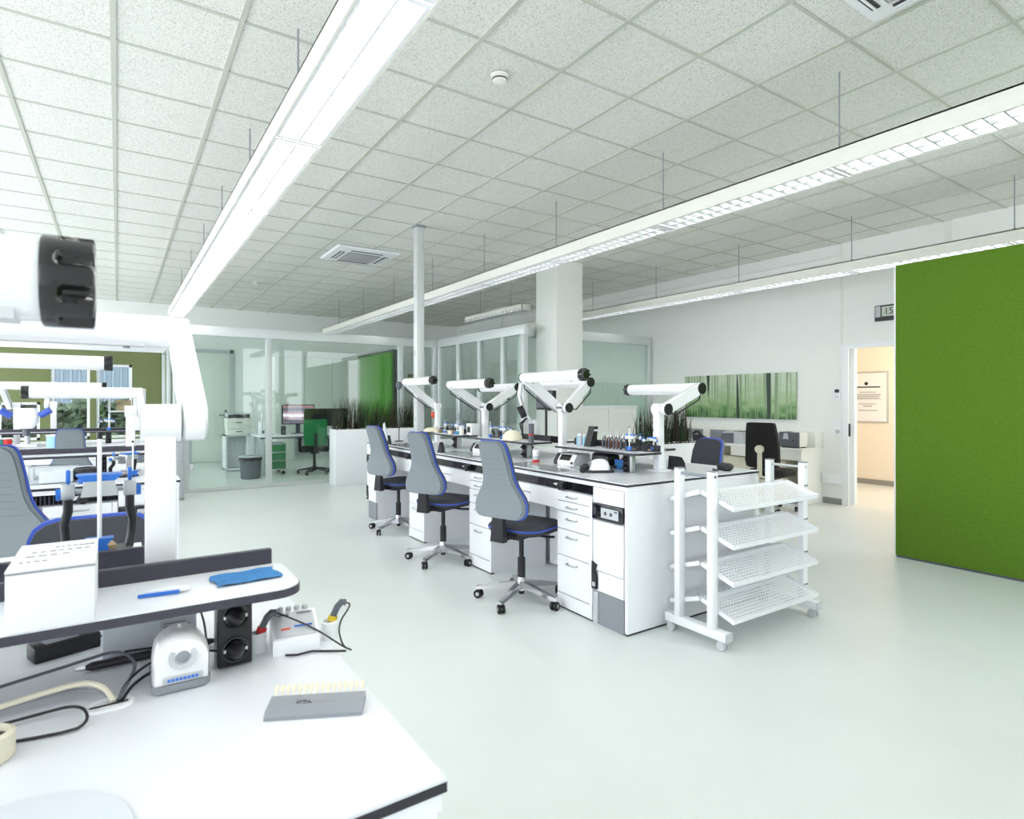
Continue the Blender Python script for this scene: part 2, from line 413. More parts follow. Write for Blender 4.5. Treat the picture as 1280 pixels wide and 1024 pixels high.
# ------------------------------------------------------------------ pillar and service post
struct('wall_pillar', M().box(5.47, 5.98, 7.0, 7.52, 0, HC+.005, .006), 'wall_panel')
sp = thing('service_post', 'slim grey service post rising from the long bench to the ceiling', 'post', (3.05, 6.62, .912))
part('post', M().box(-.05, .05, -.05, .05, 0, HC-.914, .006), 'alu_frame', sp)
part('ceiling_collar', M().box(-.062, .062, -.062, .062, HC-.93, HC-.914), 'grey', sp)
for k in range(3): part('socket_strip', M().box(-.052, -.049, -.03, .03, .25+.8*k, .31+.8*k, .002), 'grey_light', sp)
# ------------------------------------------------------------------ glazed partitions
GZ = 2.57
def partition(name, p0, p1, posts, label):
    """straight glazed wall from p0 to p1; posts = positions along (m), hz header height; glass between posts"""
    p0 = Vector(p0); p1 = Vector(p1); L = (p1-p0).length; a = math.atan2(p1.y-p0.y, p1.x-p0.x)
    t = thing(name, label, 'partition', (p0.x, p0.y, 0), a)
    part('header_rail', M().box(0, L, -.04, .04, GZ-.15, GZ, .004), 'alu_frame', t)
    part('floor_rail', M().box(0, L, -.03, .03, 0, .06, .003), 'alu_frame', t)
    pm = mesh('frame_post', M().box(-.045, .045, -.04, .04, .06, GZ-.15, .004), 'alu_frame')
    for x in posts: part('frame_post', pm, None, t, (x, 0, 0))
    for x0, x1 in zip(posts, posts[1:]):
        n = max(1, round((x1-x0)/1.0)); w = (x1-x0-.09)/n
        for k in range(n):
            part('glass_pane', M().box(x0+.045+k*w+.002, x0+.045+(k+1)*w-.002, -.006, .006, .06, GZ-.15), 'glass', t)
    return t
P1Y = 10.25
pt = partition('glass_partition', (.80, P1Y, 0), (5.1, P1Y, 0), [.06, 1.25, 3.55, 4.25], 'long glazed office partition with aluminium header behind the left planter')
for z in (.35, 1.25, 2.2): part('hinge', M().box(.11, .155, -.055, -.02, z, z+.1, .004), 'white', pt)
part('door_pull', M().cyl((1.14, -.05, .95), (1.14, -.05, 1.2), .011), 'chrome', pt)
partition('glass_partition', (.84, 10.32, 0), (.84, 15.05, 0), [.05, 1.6, 3.2, 4.68], 'glazed side partition of the office next to the olive wall')
pt2 = partition('glass_partition', (5.12, 7.3, 0), (5.12, 10.2, 0), [.05, .62, 1.35, 2.1, 2.85], 'glazed office partition running back from the square pillar')
part('sliding_door_bar', M().cyl((1.98, .06, .75), (1.98, .06, 1.9), .016).box(1.96, 2.0, .04, .08, 1.05, 1.2, .006).box(1.96, 2.0, .04, .08, 1.6, 1.75, .006), 'alu', pt2)
pt3 = partition('glass_partition', (5.2, 7.62, 0), (8.13, 7.62, 0), [.05, .9, 2.88], 'glazed partition with frosted look between the pillar and the picture wall')
part('frosted_film', M().box(.95, 2.83, -.012, -.008, .06, 1.72), 'glass', pt3)
# ------------------------------------------------------------------ green free-standing wall
gp = thing('green_partition', 'tall moss green felt partition wall near the doorway', 'partition', (5.86, 1.1, 0))
part('felt_panel', M().box(-.02, .06, -3.4, 1.42, .02, 2.63, .004), 'green_fabric', gp)
part('edge_trim', M().box(-.014, .06, 1.42, 1.435, .02, 2.62), 'white', gp)
part('base_rail', M().box(-.005, .05, -3.4, 1.42, 0, .02), 'grey_dark', gp)
# ------------------------------------------------------------------ light strips
ZB, ZT = 2.88, 2.99
blade = mesh('louvre_blade', M().prism([(-.004, 0), (.004, 0), (.024, .036), (-.024, .036)], 'x', -.052, .052), 'louvre')
def strip(X, y0, y1, step, off, label, solo_to, lit=True, zb=ZB, w=.27, rods=None, bw=.024, lm='louvre'):
    t = thing('light_strip', label, 'light strip', (X, 0, 0), 0, None)
    h = M(); hw = w/2; zt = zb+.11
    h.box(-hw, -hw+.012, y0, y1, zb, zt); h.box(hw-.012, hw, y0, y1, zb, zt); h.box(-hw, hw, y0, y1, zt-.01, zt); h.box(-hw, hw, y0, y0+.01, zb, zt); h.box(-hw, hw, y1-.01, y1, zb, zt)
    part('housing', h, 'housing', t)
    ys = [y0]; y = off
    while y < y1:
        if y > y0+.1: ys.append(y)
        y += step
    ys.append(y1)
    for a, b in zip(ys, ys[1:]):
        lv = M()
        for x0 in (-hw+.014, -.006, hw-.026): lv.box(x0, x0+.012, a+.03, b-.03, zb+.002, zb+.05)
        lv.box(-hw+.012, hw-.012, a+.006, a+.03, zb+.004, zb+.03).box(-hw+.012, hw-.012, b-.03, b-.006, zb+.004, zb+.03)
        lo = None
        n = int((b-a-.06)/.088); far = []
        single = (a+b)/2 < solo_to
        if not single:
            for k in range(n):
                yy = a+.03+(k+.5)*(b-a-.06)/n
                for sx in (-1, 1): lv.prism([(yy-.004, zb+.004), (yy+.004, zb+.004), (yy+bw, zb+.04), (yy-bw, zb+.04)], 'x', sx*.062-.052, sx*.062+.052)
        lo = part('louvre_frame', lv, lm, t)
        if single:
            for k in range(n):
                yy = a+.03+(k+.5)*(b-a-.06)/n
                for sx in (-1, 1): part('louvre_blade', blade, None, lo, (sx*.062, yy, zb+.004))
        part('fluorescent_tray', M().box(-hw+.02, hw-.02, a+.03, b-.03, zb+.075, zb+.08), 'diffuser' if lit else 'lamp_panel', t)
    for y in (rods or ys[1:-1]):
        part('suspension_rod', M().cyl((0, y, zt), (0, y, HC-.002), .005, n=6).lathe([(.02, 0), (.02, .02), (.008, .04)], (0, y, zt), 10), 'grey', t)
strip(.855, -1.2, 11.85, 1.48, 2.0, 'brightest ceiling light strip, above the aisle left of the long bench', -9, w=.27, bw=.0035, lm='white')
strip(3.87, -1.2, 13.1, 1.48, 2.0, 'middle suspended light strip with louvre above the long bench', 9)
strip(7.0, -1.2, 11.5, 1.48, 2.0, 'suspended light strip closest to the picture wall', -9)
strip(5.45, 7.75, 9.6, 3, 99, 'short unlit suspended lamp behind the square pillar', -9, lit=False, zb=2.86, w=.2, rods=[8.2, 9.2])
# ------------------------------------------------------------------ ceiling devices
def cassette(x, y, w, label):
    t = thing('air_conditioner', label, 'air conditioner', (x, y, HC-.002))
    h = w/2
    part('panel', M().layers([[(a, b, 0) for a, b in rrect(w, w, .03)], [(a, b, -.025) for a, b in rrect(w*.97, w*.97, .03)], [(a, b, -.035) for a, b in rrect(w*.8, w*.8, .03)]]), 'white', t)
    part('return_grille', M().box(-h*.52, h*.52, -h*.52, h*.52, -.044, -.033, .004), 'skirting', t)
    for k in range(4):
        part('outlet_slot', M().box(-h*.5, h*.5, -h*.78, -h*.64, -.042, -.026), 'dark_frame', t, (0, 0, 0), k*PI/2)
        part('outlet_flap', M().box(-h*.5, h*.5, -h*.74, -h*.70, -.048, -.036), 'white', t, (0, 0, 0), k*PI/2)
    gm = mesh('grille_bar', M().box(-h*.5, h*.5, -.004, .004, -.05, -.04), 'grey_light')
    for k in range(9): part('grille_bar', gm, None, t, (0, -h*.46+k*h*.115, 0))
cassette(2.93, 8.4, .9, 'square ceiling air conditioner near the light above the aisle')
cassette(7.62, 11.5, .9, 'ceiling air conditioner far back beyond the square pillar')
cassette(3.2, 1.33, .58, 'ceiling air conditioner panel cut by the top edge of the picture')
def smoke(x, y, label):
    t = thing('smoke_detector', label, 'smoke detector', (x, y, HC))
    part('base', M().lathe([(.058, 0), (.058, -.014), (.05, -.018)]), 'cream', t)
    part('sensor_head', M().lathe([(.046, -.018), (.05, -.03), (.046, -.045), (.03, -.052)]), 'cream', t)
    part('sensor_slot', M().lathe([(.047, -.024), (.0515, -.027), (.0515, -.033), (.047, -.036)]), 'dark_frame', t)
smoke(2.07, 3.25, 'round cream smoke detector on the near ceiling tiles')
smoke(2.05, 11.3, 'small smoke detector far back beyond the glazed partition')
# ------------------------------------------------------------------ on the picture wall
def on_right(u_y, z): return (XR, u_y, z)
fp = thing('forest_picture', 'wide panoramic picture of misty green woodland on the white wall', 'picture', (XR, 4.81, 1.135))
pc = part('print', M().box(-.03, -.008, 0, 1, 0, 1), 'forest', fp); pc.scale = (1, 2.0, .69)
part('backing_frame', M().box(-.008, 0, .04, 1.96, .04, .65), 'wood', fp)
th = thing('thermostat', 'small white thermostat with dark display above the light switches', 'thermostat', (XR, 4.235, 1.43))
part('case', M().box(-.022, 0, -.045, .045, 0, .15, .004), 'white', th); part('display', M().box(-.024, -.021, -.03, .03, .09, .135), 'dark_frame', th); part('key_row', M().box(-.025, -.021, -.03, .03, .025, .035), 'grey_light', th)
sw = thing('switch_plate', 'white double switch and socket plate left of the doorway', 'switch', (XR, 4.23, .92))
part('plate', M().box(-.012, 0, -.05, .05, 0, .24, .003), 'white', sw); part('rocker', M().box(-.02, -.01, -.034, .034, .145, .215, .003), 'white_gloss', sw); part('socket', M().lathe([(.03, -.012), (.03, -.016), (.022, -.0165), (.02, -.013)], (0, 0, .07), axis='x'), 'grey_light', sw)
ck = thing('digital_clock', 'black framed digital wall clock half hidden by the green partition', 'clock', (XR, 3.49, 2.43))
part('case', M().box(-.03, 0, -.22, .26, 0, .20, .004), 'black', ck); part('display', M().box(-.033, -.029, -.2, .175, .055, .18), 'lcd', ck); part('side_panel', M().box(-.033, -.029, .19, .25, .05, .19), 'grey_light', ck)
text('15:30', .115, 'black', ck, (-.034, .02, .08), (PI/2, 0, -PI/2))
ce = thing('certificate', 'framed certificate hanging on the warm lit hall wall', 'certificate', (10.6, 4.675, 1.04))
part('frame', M().box(-.025, 0, 0, .62, 0, .86, .004), 'alu', ce); part('sheet', M().box(-.03, -.024, .025, .595, .025, .835), 'paper', ce)
part('emblem', M().lathe([(.03, -.0302), (.03, -.032), (.018, -.032), (.016, -.0302)], (0, .34, .66), axis='x'), 'ink', ce)
for k, (z, w, h) in enumerate(((.59, .40, .022), (.51, .26, .01), (.47, .42, .012), (.445, .40, .012), (.42, .36, .012), (.395, .42, .012), (.31, .28, .010), (.27, .14, .016), (.2, .30, .012))):
    part('printed_line', M().box(-.032, -.0302, .32-w/2, .32+w/2, z, z+h), 'ink' if k == 0 else 'print', ce)
# ================================================================== CHAIRS
def interp(rows, z):
    for (z0, w0), (z1, w1) in zip(rows, rows[1:]):
        if z0 <= z <= z1: return w0+(w1-w0)*(z-z0)/(z1-z0)
    return rows[-1][1]
def slab(rows, xf, xb, bend, curve=.35, k=0, nc=8):
    """upright rounded panel facing +x. rows = (z, half width) bottom to top; xf/xb front and back offset"""
    m = M(); G = []
    for side, x0 in ((0, xf), (1, xb)):
        g = []
        for z, w in rows:
            g.append([m.bm.verts.new((x0+bend(z)+curve*(w*(2*c/nc-1))**2, w*(2*c/nc-1), z)) for c in range(nc+1)])
        G.append(g)
    R = len(rows)
    for g in G:
        for i in range(R-1):
            for c in range(nc): m.face([g[i][c], g[i][c+1], g[i+1][c+1], g[i+1][c]])
    loop = [(0, c) for c in range(nc+1)]+[(i, nc) for i in range(1, R)]+[(R-1, c) for c in range(nc-1, -1, -1)]+[(i, 0) for i in range(R-2, 0, -1)]
    for (a, b), (c, d) in zip(loop, loop[1:]+loop[:1]): m.face([G[0][a][b], G[0][c][d], G[1][c][d], G[1][a][b]])
    return m
def shrink(rows, k): 
    zc = (rows[0][0]+rows[-1][0])/2; hz = (rows[-1][0]-rows[0][0])/2
    return [(zc+(z-zc)*(hz-k)/hz, max(w-k, .01)) for z, w in rows]
HIGH = [(.575, .15), (.58, .185), (.595, .215), (.63, .232), (.68, .230), (.73, .21), (.775, .18), (.815, .155), (.86, .14), (.92, .131), (1.0, .126), (1.08, .120), (1.12, .113), (1.138, .103), (1.15, .085)]
HIGH = [(.615+(z-.575)*.93, w*.92) for z, w in HIGH]
LOW = [(z, w*.95) for z, w in [(.60, .15), (.61, .18), (.64, .205), (.70, .215), (.80, .212), (.90, .204), (.97, .192), (1.0, .178), (1.02, .15), (1.028, .11)]]
def caster_mesh():
    m = M(); m.cyl((0, -.022, .03), (0, -.006, .03), .03, n=16); m.cyl((0, .006, .03), (0, .022, .03), .03, n=16); m.box(-.012, .012, -.006, .006, .028, .06); m.cyl((0, 0, .05), (0, 0, .075), .008, n=8)
    return m
CASTER = mesh('caster', caster_mesh(), 'rubber')
def star_base(t, metal, R=.31, rz0=.35, z=.075):
    hub = M().lathe([(.045, z), (.04, z+.06), (.03, z+.09)], n=16); part('base_hub', hub, metal, t)
    leg = M(); leg.layers([[(.03, -.026, z+.02), (.03, .026, z+.02), (.03, .022, z+.062), (.03, -.022, z+.062)], [(R, -.017, z-.012), (R, .017, z-.012), (R, .014, z+.012), (R, -.014, z+.012)], [(R+.02, -.012, z-.01), (R+.02, .012, z-.01), (R+.02, .01, z+.006), (R+.02, -.01, z+.006)]])
    lm = mesh('base_leg', leg, metal); hm = mesh('caster_hub', M().cyl((0, -.0245, .03), (0, .0245, .03), .014, n=10), 'alu')
    for k in range(5):
        l = part('base_leg', lm, None, t, (0, 0, 0), rz0+k*2*PI/5)
        part('caster', CASTER, None, l, (R, 0, 0), .9+k); part('caster_cap', hm, None, l, (R, 0, 0), .9+k)
def work_chair(rows, label, loc, rz, group, dz=0, metal='chrome', seat_dz=0):
    """lab work chair, front +x"""
    t = thing('work_chair', label, 'chair', loc, rz, group)
    star_base(t, metal, rz0=-.45)
    part('gas_spring', M().cyl((0, 0, .10), (0, 0, .30), .028, n=14).cyl((0, 0, .30), (0, 0, .46), .018, n=12).cyl((0, 0, .045), (0, 0, .1), .02, n=10), 'black', t)
    part('tilt_mechanism', M().box(-.12, .12, -.07, .07, .445, .49, .01).box(-.2, -.08, -.035, .035, .46, .50, .008), 'black', t)
    part('lever', M().tube([(.05, -.06, .46), (.07, -.16, .455), (.07, -.23, .462)], .009, 8), 'black', t)
    sp = rrect(.43, .44, .12, 6, .04, 0)
    seat = part('seat', pillow(M(), sp, [(.03, .488), (.0, .505), (.0, .535), (.02, .552), (.09, .558)]), 'pad_dark', t)
    part('seat_piping', M().layers([[(x, y, z) for x, y in inset(sp, -k)] for k, z in ((0, .516), (.005, .519), (.005, .526), (0, .529))]), 'chair_blue', seat)
    part('seat_shell', pillow(M(), sp, [(.06, .478), (.012, .488), (.012, .50)]), 'black', t)
    part('back_support', M().beam((-.16, 0, .49), (-.25, 0, .50), .05, .03).layers([[(-.285, -.055, .46), (-.285, .055, .46), (-.235, .055, .46), (-.235, -.055, .46)], [(-.275, -.04, .64), (-.275, .04, .64), (-.245, .04, .66), (-.245, -.04, .66)]]), 'black', t)
    part('back_clip', M().box(-.27, -.235, -.025, .025, .548, .58, .004), 'chrome', t)
    bend = lambda z: -.235-.10*max(0, z-.85)-.06*((z-.75)/.2)**2*.3
    rr = [(z+dz, w) for z, w in rows]; bd = lambda z: bend(z-dz)
    back = part('backrest_shell', slab(shrink(rr, .016), -.03, -.045, bd), 'grey_shell', t)
    part('shell_edge', slab(shrink(rr, .006), -.010, -.036, bd), 'grey_shell', back)
    part('backrest_rim', slab(rr, .005, -.012, bd), 'chair_blue', t)
    part('backrest_pad', slab(shrink(rr, .009), .03, 0, bd), 'pad_dark', t)
    # fine horizontal upholstery ribs on the shell
    rib = M()
    z = rr[0][0]+.2
    while z < rr[-1][0]-.1:
        w = interp(rr, z)-.05; rib.box(-.2, .2, 0, 0, 0, 0) if False else None
        pts = [(bd(z)-.0455+.35*(w*(c/6-1))**2, w*(c/6-1), z) for c in range(13)]
        rib.tube(pts, .0022, 5); z += .034
    part('shell_ribs', rib, 'grey_shell', back)
    return t
G_CH = 'grey and blue work chairs'
c1 = work_chair(HIGH, 'grey and blue high-backed work chair at the long bench, nearest the camera', (2.38, 3.45, 0), .34, G_CH)
dup(c1, (2.40, 4.70, 0), .40, 'middle one of three grey and blue work chairs along the long bench', G_CH)
dup(c1, (2.55, 6.06, 0), .28, 'farthest grey and blue work chair along the long bench, nearest the planter', G_CH)
work_chair(HIGH, 'grey and blue high-backed work chair at the left picture edge', (-.40, 3.86, 0), PI/2-.25, G_CH, dz=.06)
dup(c1, (-.37, 7.2, 0), PI/2, 'grey work chair far left behind the second bench row', G_CH)
lw = work_chair(LOW, 'dark padded work chair with blue rim facing the camera behind the foreground shelf', (-.062, 2.29, 0), -PI/2+.03, G_CH, dz=-.025)
work_chair(LOW, 'low dark work chair with blue rim on the far side of the long bench', (4.40, 3.68, 0), PI-.25, G_CH, dz=.03)
# black fabric chair at the wall desk
def office_chair(rows, label, loc, rz, back, pad, seat, metal, hub=None, arms=False, scale=1, split=None):
    t = thing('office_chair', label, 'chair', loc, rz)
    star_base(t, metal, .30, .1)
    part('gas_spring', M().cyl((0, 0, .06), (0, 0, .46), .026, n=12), 'black', t)
    part('seat', pillow(M(), rrect(.48, .48, .12, 6, .03, 0), [(.04, .44), (0, .46), (0, .51), (.03, .53), (.1, .535)]), seat, t)
    part('tilt_mechanism', M().box(-.14, .14, -.08, .08, .40, .445, .01), 'black', t)
    bend = lambda z: -.24-.12*max(0, z-.8)
    b = part('backrest', slab(rows, .03, -.03, bend), back, t)
    if split: part('headrest', slab(split, .035, -.036, bend), 'fabric_black', t)
    part('back_bar', M().beam((-.14, 0, .42), (-.30, 0, .46), .06, .02).beam((-.30, 0, .45), (-.295, 0, .80), .055, .022), hub or 'black', t)
    if hub: part('tension_knob', M().cyl((-.33, 0, .80), (-.28, 0, .80), .05, n=20), hub, t)
    if arms:
        for s in (-1, 1):
            part('armrest', M().beam((0, s*.27, .44), (0, s*.27, .66), .04, .05).box(-.12, .14, s*.27-.04, s*.27+.04, .66, .69, .01).box(-.03, .03, min(s*.1, s*.27), max(s*.1, s*.27), .42, .45), 'black', t)
    return t
BK = [(.56, .15), (.58, .20), (.64, .215), (.8, .212), (1.0, .195), (1.1, .18), (1.13, .17), (1.135, .12)]
office_chair(BK, 'black fabric swivel chair at the white desk below the woodland picture', (7.02, 4.50, 0), .12, 'fabric_black', 'fabric_black', 'fabric_black', 'alu', hub='beige')
GB = [(.56, .16), (.58, .20), (.7, .21), (.9, .21), (1.06, .205), (1.07, .2)]
office_chair(GB, 'green swivel chair with black headrest at the office desk behind glass', (3.16, 11.62, 0), PI/2-.2, 'green_chair', 'green_chair', 'fabric_black', 'black', arms=True, split=[(1.06, .205), (1.1, .21), (1.22, .2), (1.25, .18), (1.26, .12)])
# ================================================================== BENCHES
HAND = mesh('handle', M().tube([(-.05, 0, 0), (-.048, -.018, 0), (-.035, -.026, 0), (.035, -.026, 0), (.048, -.018, 0), (.05, 0, 0)], .0055, 8), 'alu')
def drawer_cabinet(w, label, loc, rz, group, depth=.55):
    """local x along the bench front (0..w), front faces -y"""
    t = thing('drawer_cabinet', label, 'cabinet', loc, rz, group)
    part('body', M().box(0, w, .018, depth, .0, .80), 'white', t)
    part('plinth', M().box(.002, w-.002, -.004, .018, .012, .098), 'white', t)
    part('plinth_seal', M().box(0, w, .0, .03, 0, .010), 'edge', t)
    zs = [.80, .73, .66, .54, .36, .103]
    for a, b in zip(zs, zs[1:]):
        d = part('drawer', M().box(.002, w-.03, -.002, .018, b+.003, a-.003, .0015, 1), 'white', t)
        part('handle', HAND, None, d, ((w-.03)/2, -.002, a-.035 if a-b < .1 else a-.045))
    part('side_stile', M().box(w-.028, w-.001, -.002, .018, .012, .797), 'white', t)
    return t
def extraction_unit(w, label, loc, rz, group, depth=.6, ztop=.864):
    t = thing('extraction_unit', label, 'cabinet', loc, rz, group)
    part('body', M().box(0, w, .02, depth, 0, ztop), 'white', t)
    part('upper_door', M().box(.002, w-.002, 0, .02, .34, .655, .002, 1), 'white', t)
    part('top_panel', M().box(.002, w-.002, 0, .02, .765, ztop-.002, .002, 1), 'white', t)
    part('lower_door', M().box(.05, w-.002, 0, .02, .21, .335, .002, 1), 'white', t)
    part('vent_panel', M().box(.05, w-.002, .006, .02, .0, .205), 'grey', t)
    part('corner_strip', M().box(.002, .046, .0, .02, 0, .20), 'grey_light', t)
    lt = part('latch', M().prism([(.0, .22), (.045, .22), (.045, .30), (.028, .33), (.045, .375), (.0, .39)], 'y', -.012, .0), 'black', t)
    part('latch_label', M().box(.01, .035, -.014, -.012, .235, .262), 'grey_light', lt)
    cp = part('control_panel', M().box(.004, w-.006, -.012, .018, .664, .762, .004), 'black_gloss', t)
    part('display_plate', M().box(w*.33, w-.03, -.0145, -.012, .682, .744), 'grey_light', cp)
    part('rocker_switch', M().box(.02, .05, -.018, -.012, .69, .74, .003), 'lip', cp)
    for k in range(2): part('key', M().cyl((w*.48+k*.05, -.0145, .712), (w*.48+k*.05, -.0175, .712), .012, n=12), 'grey_dark', cp)
    part('display_bar', M().box(w-.065, w-.04, -.016, -.0145, .728, .736), 'black', cp)
    return t
def worktop(name, L, D, label, loc, rz, nosed=True):
    t = thing(name, label, 'worktop', loc, rz)
    part('top_sheet', M().box(0, L, 0, D, .905, .910), 'laminate', t)
    part('edge_band', M().box(-.001, L+.001, -.001, D+.001, .892, .905), 'edge', t)
    part('apron', M().box(.004, L-.004, .006, D-.006, .865, .892), 'white', t)
    return t
def knee(L, label, loc, rz, group, D=.62):
    """knee-space front: black extraction channel, shallow tray fronts, back panel. local x 0..L"""
    t = thing('knee_panel', label, 'panel', loc, rz, group)
    part('tray_front', M().box(.004, L*.62-.003, .012, .03, .735, .798, .002, 1), 'white', t)
    part('tray_front', M().box(.004, L*.62-.003, .012, .03, .665, .729, .002, 1), 'white', t)
    part('tray_front', M().box(L*.62, L-.004, .012, .03, .665, .798, .002, 1), 'white', t)
    part('back_panel', M().box(.002, L-.002, D-.03, D-.012, 0.01, .80), 'white', t)
    return t
def channel(L, label, loc, rz, parent_group, grilles):
    t = thing('extraction_channel', label, 'channel', loc, rz, parent_group)
    part('channel_body', M().box(0, L, .014, .2, .803, .862), 'black_gloss', t)
    part('channel_trim', M().box(0, L, .008, .016, .803, .808), 'grey_dark', t)
    for g in grilles:
        bar = mesh('grille_bar', M().box(-.003, .003, .006, .014, .808, .858), 'lip')
        for k in range(12): part('grille_bar', bar, None, t, (g-.3+k*.02, 0, 0))
        n = part('suction_nozzle', M().lathe([(.02, 0), (.028, -.02), (.03, -.05), (.02, -.06)], (g, .02, .832), 14, 'y'), 'black', t)
        part('nozzle_slider', M().prism([(g-.10, .838), (g-.02, .85), (g-.02, .842), (g-.04, .824)], 'y', -.012, .006), 'white', n)
    return t
# --- the long bench (local x = 6.95 - Y, local y = X - 2.52)
RB = -PI/2
def LB(Y): return (2.52, Y, 0)
worktop('long_bench_worktop', 4.41, 1.31, 'long white worktop with black edge carrying the row of lamp arms', (2.52, 6.96, 0), RB)
extraction_unit(.275, 'white extraction cabinet with black control panel at the near end of the long bench', LB(2.851), RB, 'extraction cabinets of the long bench')
extraction_unit(.29, 'white extraction cabinet at the far end of the long bench by the planter', LB(6.95), RB, 'extraction cabinets of the long bench')
G_D = 'drawer cabinets of the long bench'
dc = drawer_cabinet(.36, 'five-drawer white cabinet next to the near end of the long bench', LB(3.215), RB, G_D)
dup(dc, LB(4.44), RB, 'white drawer cabinet between the nearest and the middle work chair', G_D)
dup(dc, LB(5.70), RB, 'white drawer cabinet between the middle and the farthest work chair', G_D)
knee(.86, 'white tray front and panel of the knee space behind the nearest work chair', LB(4.08), RB, 'knee panels')
knee(.90, 'white tray front and panel of the knee space behind the middle work chair', LB(5.34), RB, 'knee panels')
knee(.96, 'white tray front and panel of the knee space behind the farthest work chair', LB(6.66), RB, 'knee panels')
channel(3.79, 'black dust extraction channel under the long worktop edge', LB(6.655), RB, None, [.95, 2.2, 3.5])
en = thing('end_panel', 'plain white end panel of the long bench behind the shelf trolley', 'panel', (2.53, 2.552, 0))
part('panel', M().box(0, 1.30, 0, .022, .012, .864), 'white', en); part('upper_strip', M().box(.31, 1.29, -.003, 0, .72, .86, .001, 1), 'white', en); part('base_seal', M().box(0, 1.30, .002, .02, 0, .012), 'edge', en)
en2 = thing('centre_panel', 'white centre panel of the long bench seen in the knee spaces', 'panel', (3.18, 4.7, 0))
part('panel', M().box(-.015, .015, -2.12, 2.2, 0, .864), 'white', en2); part('far_skirt', M().box(.62, .64, -2.12, 2.2, 0, .864), 'white', en2)
# --- left bench rows (run along X)
def left_bench(xr, yf, L, tag_, full=True):
    worktop('bench_worktop', L, 1.3, 'white worktop with black edge of the '+tag_, (xr-L, yf, 0), 0)
    p = thing('end_panel', 'white right end panel of the '+tag_, 'panel', (xr-.03, yf+.01, 0)); part('panel', M().box(0, .024, .005, 1.28, .012, .864), 'white', p); part('base_seal', M().box(.002, .022, .005, 1.28, 0, .012), 'edge', p)
    p = thing('centre_panel', 'white centre panel inside the '+tag_, 'panel', (xr-L, yf+.65, 0)); part('panel', M().box(0, L-.04, -.012, .012, 0, .864), 'white', p); part('far_skirt', M().box(0, L-.04, .48, .50, 0.0, .864), 'white', p)
    return
left_bench(.362, .70, 2.4, 'foreground bench')
left_bench(.33, 4.30, 2.4, 'second left bench row')
left_bench(.33, 7.92, 2.4, 'far left bench row')
extraction_unit(.30, 'white front cabinet at the right end of the foreground bench', (.03, .712, 0), 0, 'left bench cabinets')
extraction_unit(.30, 'white extraction cabinet at the right end of the second left bench row', (.0, 4.31, 0), 0, 'left bench cabinets')
for x, y, lb in ((-.36, 4.31, 'white drawer cabinet of the second left bench row beside the grey chair'), (-.36, 7.93, 'white drawer cabinet of the far left bench row'), (-1.62, 4.31, 'white drawer cabinet of the second left bench row near the picture edge')):
    dup(dc, (x, y, 0), 0, lb, 'left bench cabinets')
knee(.88, 'white knee space front of the second left bench row', (-1.25, 4.31, 0), 0, 'left knee panels'); knee(.88, 'white knee space front of the far left bench row', (-1.25, 7.93, 0), 0, 'left knee panels')
channel(1.66, 'black dust extraction channel of the second left bench row', (-1.62, 4.31, 0), 0, None, [.75, 1.45])
channel(1.66, 'black dust extraction channel of the far left bench row', (-1.62, 7.93, 0), 0, None, [.75])
# --- tool shelves above the worktops
def schuko(parent, x, y, z, axis='y', plug=False):
    s = part('socket', M().lathe([(.0225, 0), (.0225, -.004), (.0195, -.004), (.019, .008), (.002, .008)], (x, y, z), 20, 'y'), 'black_gloss', parent)
    for k in (-1, 1): part('earth_clip', M().box(x+k*.0185-.002, x+k*.0185+.002, y-.0045, y+.004, z-.004, z+.004), 'chrome', s)
    if plug: part('plug', M().lathe([(.017, .006), (.016, -.012), (.010, -.022), (.006, -.028)], (x, y, z), 14, 'y'), 'black', s)
def tool_shelf(L, D, label, loc, rz, post_x, group, mirror=False, sockets=True, z=1.055):
    """shelf over the bench: local x 0..L along, y 0 (front) .. D (back lip); z heights absolute above floor"""
    t = thing('tool_shelf', label, 'shelf', loc, rz, group)
    r = .05; n = 6
    pts = [(0, 0)]+[(L-r+r*math.sin(PI/2*i/n), r-r*math.cos(PI/2*i/n)) for i in range(n+1)]+[(L, D), (0, D)]
    part('board_edge', M().prism(pts, 'z', z-.017, z-.0015), 'lip' if not mirror else 'edge', t)
    part('board', M().prism(inset(pts, .0015), 'z', z-.012, z), 'laminate', t)
    part('back_lip', M().box(0, L-.02, D, D+.016, z-.017, z+(.042 if mirror else .032), .002, 1), 'edge' if mirror else 'lip', t)
    for px in post_x:
        p = part('post', M().box(px, px+.058, D*.28, D*.28+.055, .911, z-.017, .003), 'alu', t)
        if sockets:
            f = part('socket_plate', M().box(px-.002, px+.058, D*.28-.012, D*.28, .913, z-.018, .004), 'black', p)
        # sockets sit on the plate (third level is the last one allowed)
            for k in range(2):
                zc = .945+.062*k
                part('socket', M().lathe([(.0235, -.001), (.0235, -.005), (.0205, -.005), (.0195, -.0015), (.003, -.0012)], (px+.028, D*.28-.011, zc), 20, 'y'), 'black_gloss', p)
                part('plug', M().lathe([(.0165, -.003), (.0155, -.016), (.010, -.024), (.006, -.034), (.004, -.036)], (px+.028, D*.28-.011, zc), 16, 'y'), 'black', p)
                for s in (-1, 1): part('earth_clip', M().box(px+.028+s*.0185-.0018, px+.028+s*.0185+.0018, D*.28-.0175, D*.28-.012, zc-.003, zc+.003), 'chrome', p)
    return t
G_S = 'tool shelves of the long bench'
tool_shelf(1.9, .20, 'white tool shelf with dark edge and socket post in the foreground', (-1.6, 1.165, 0), 0, [.15, 1.755], None)
fs2 = tool_shelf(1.7, .2, 'tool shelf on the far side of the foreground bench with the articulator', (.05, 1.75, 0), PI, [.12, 1.5], None)
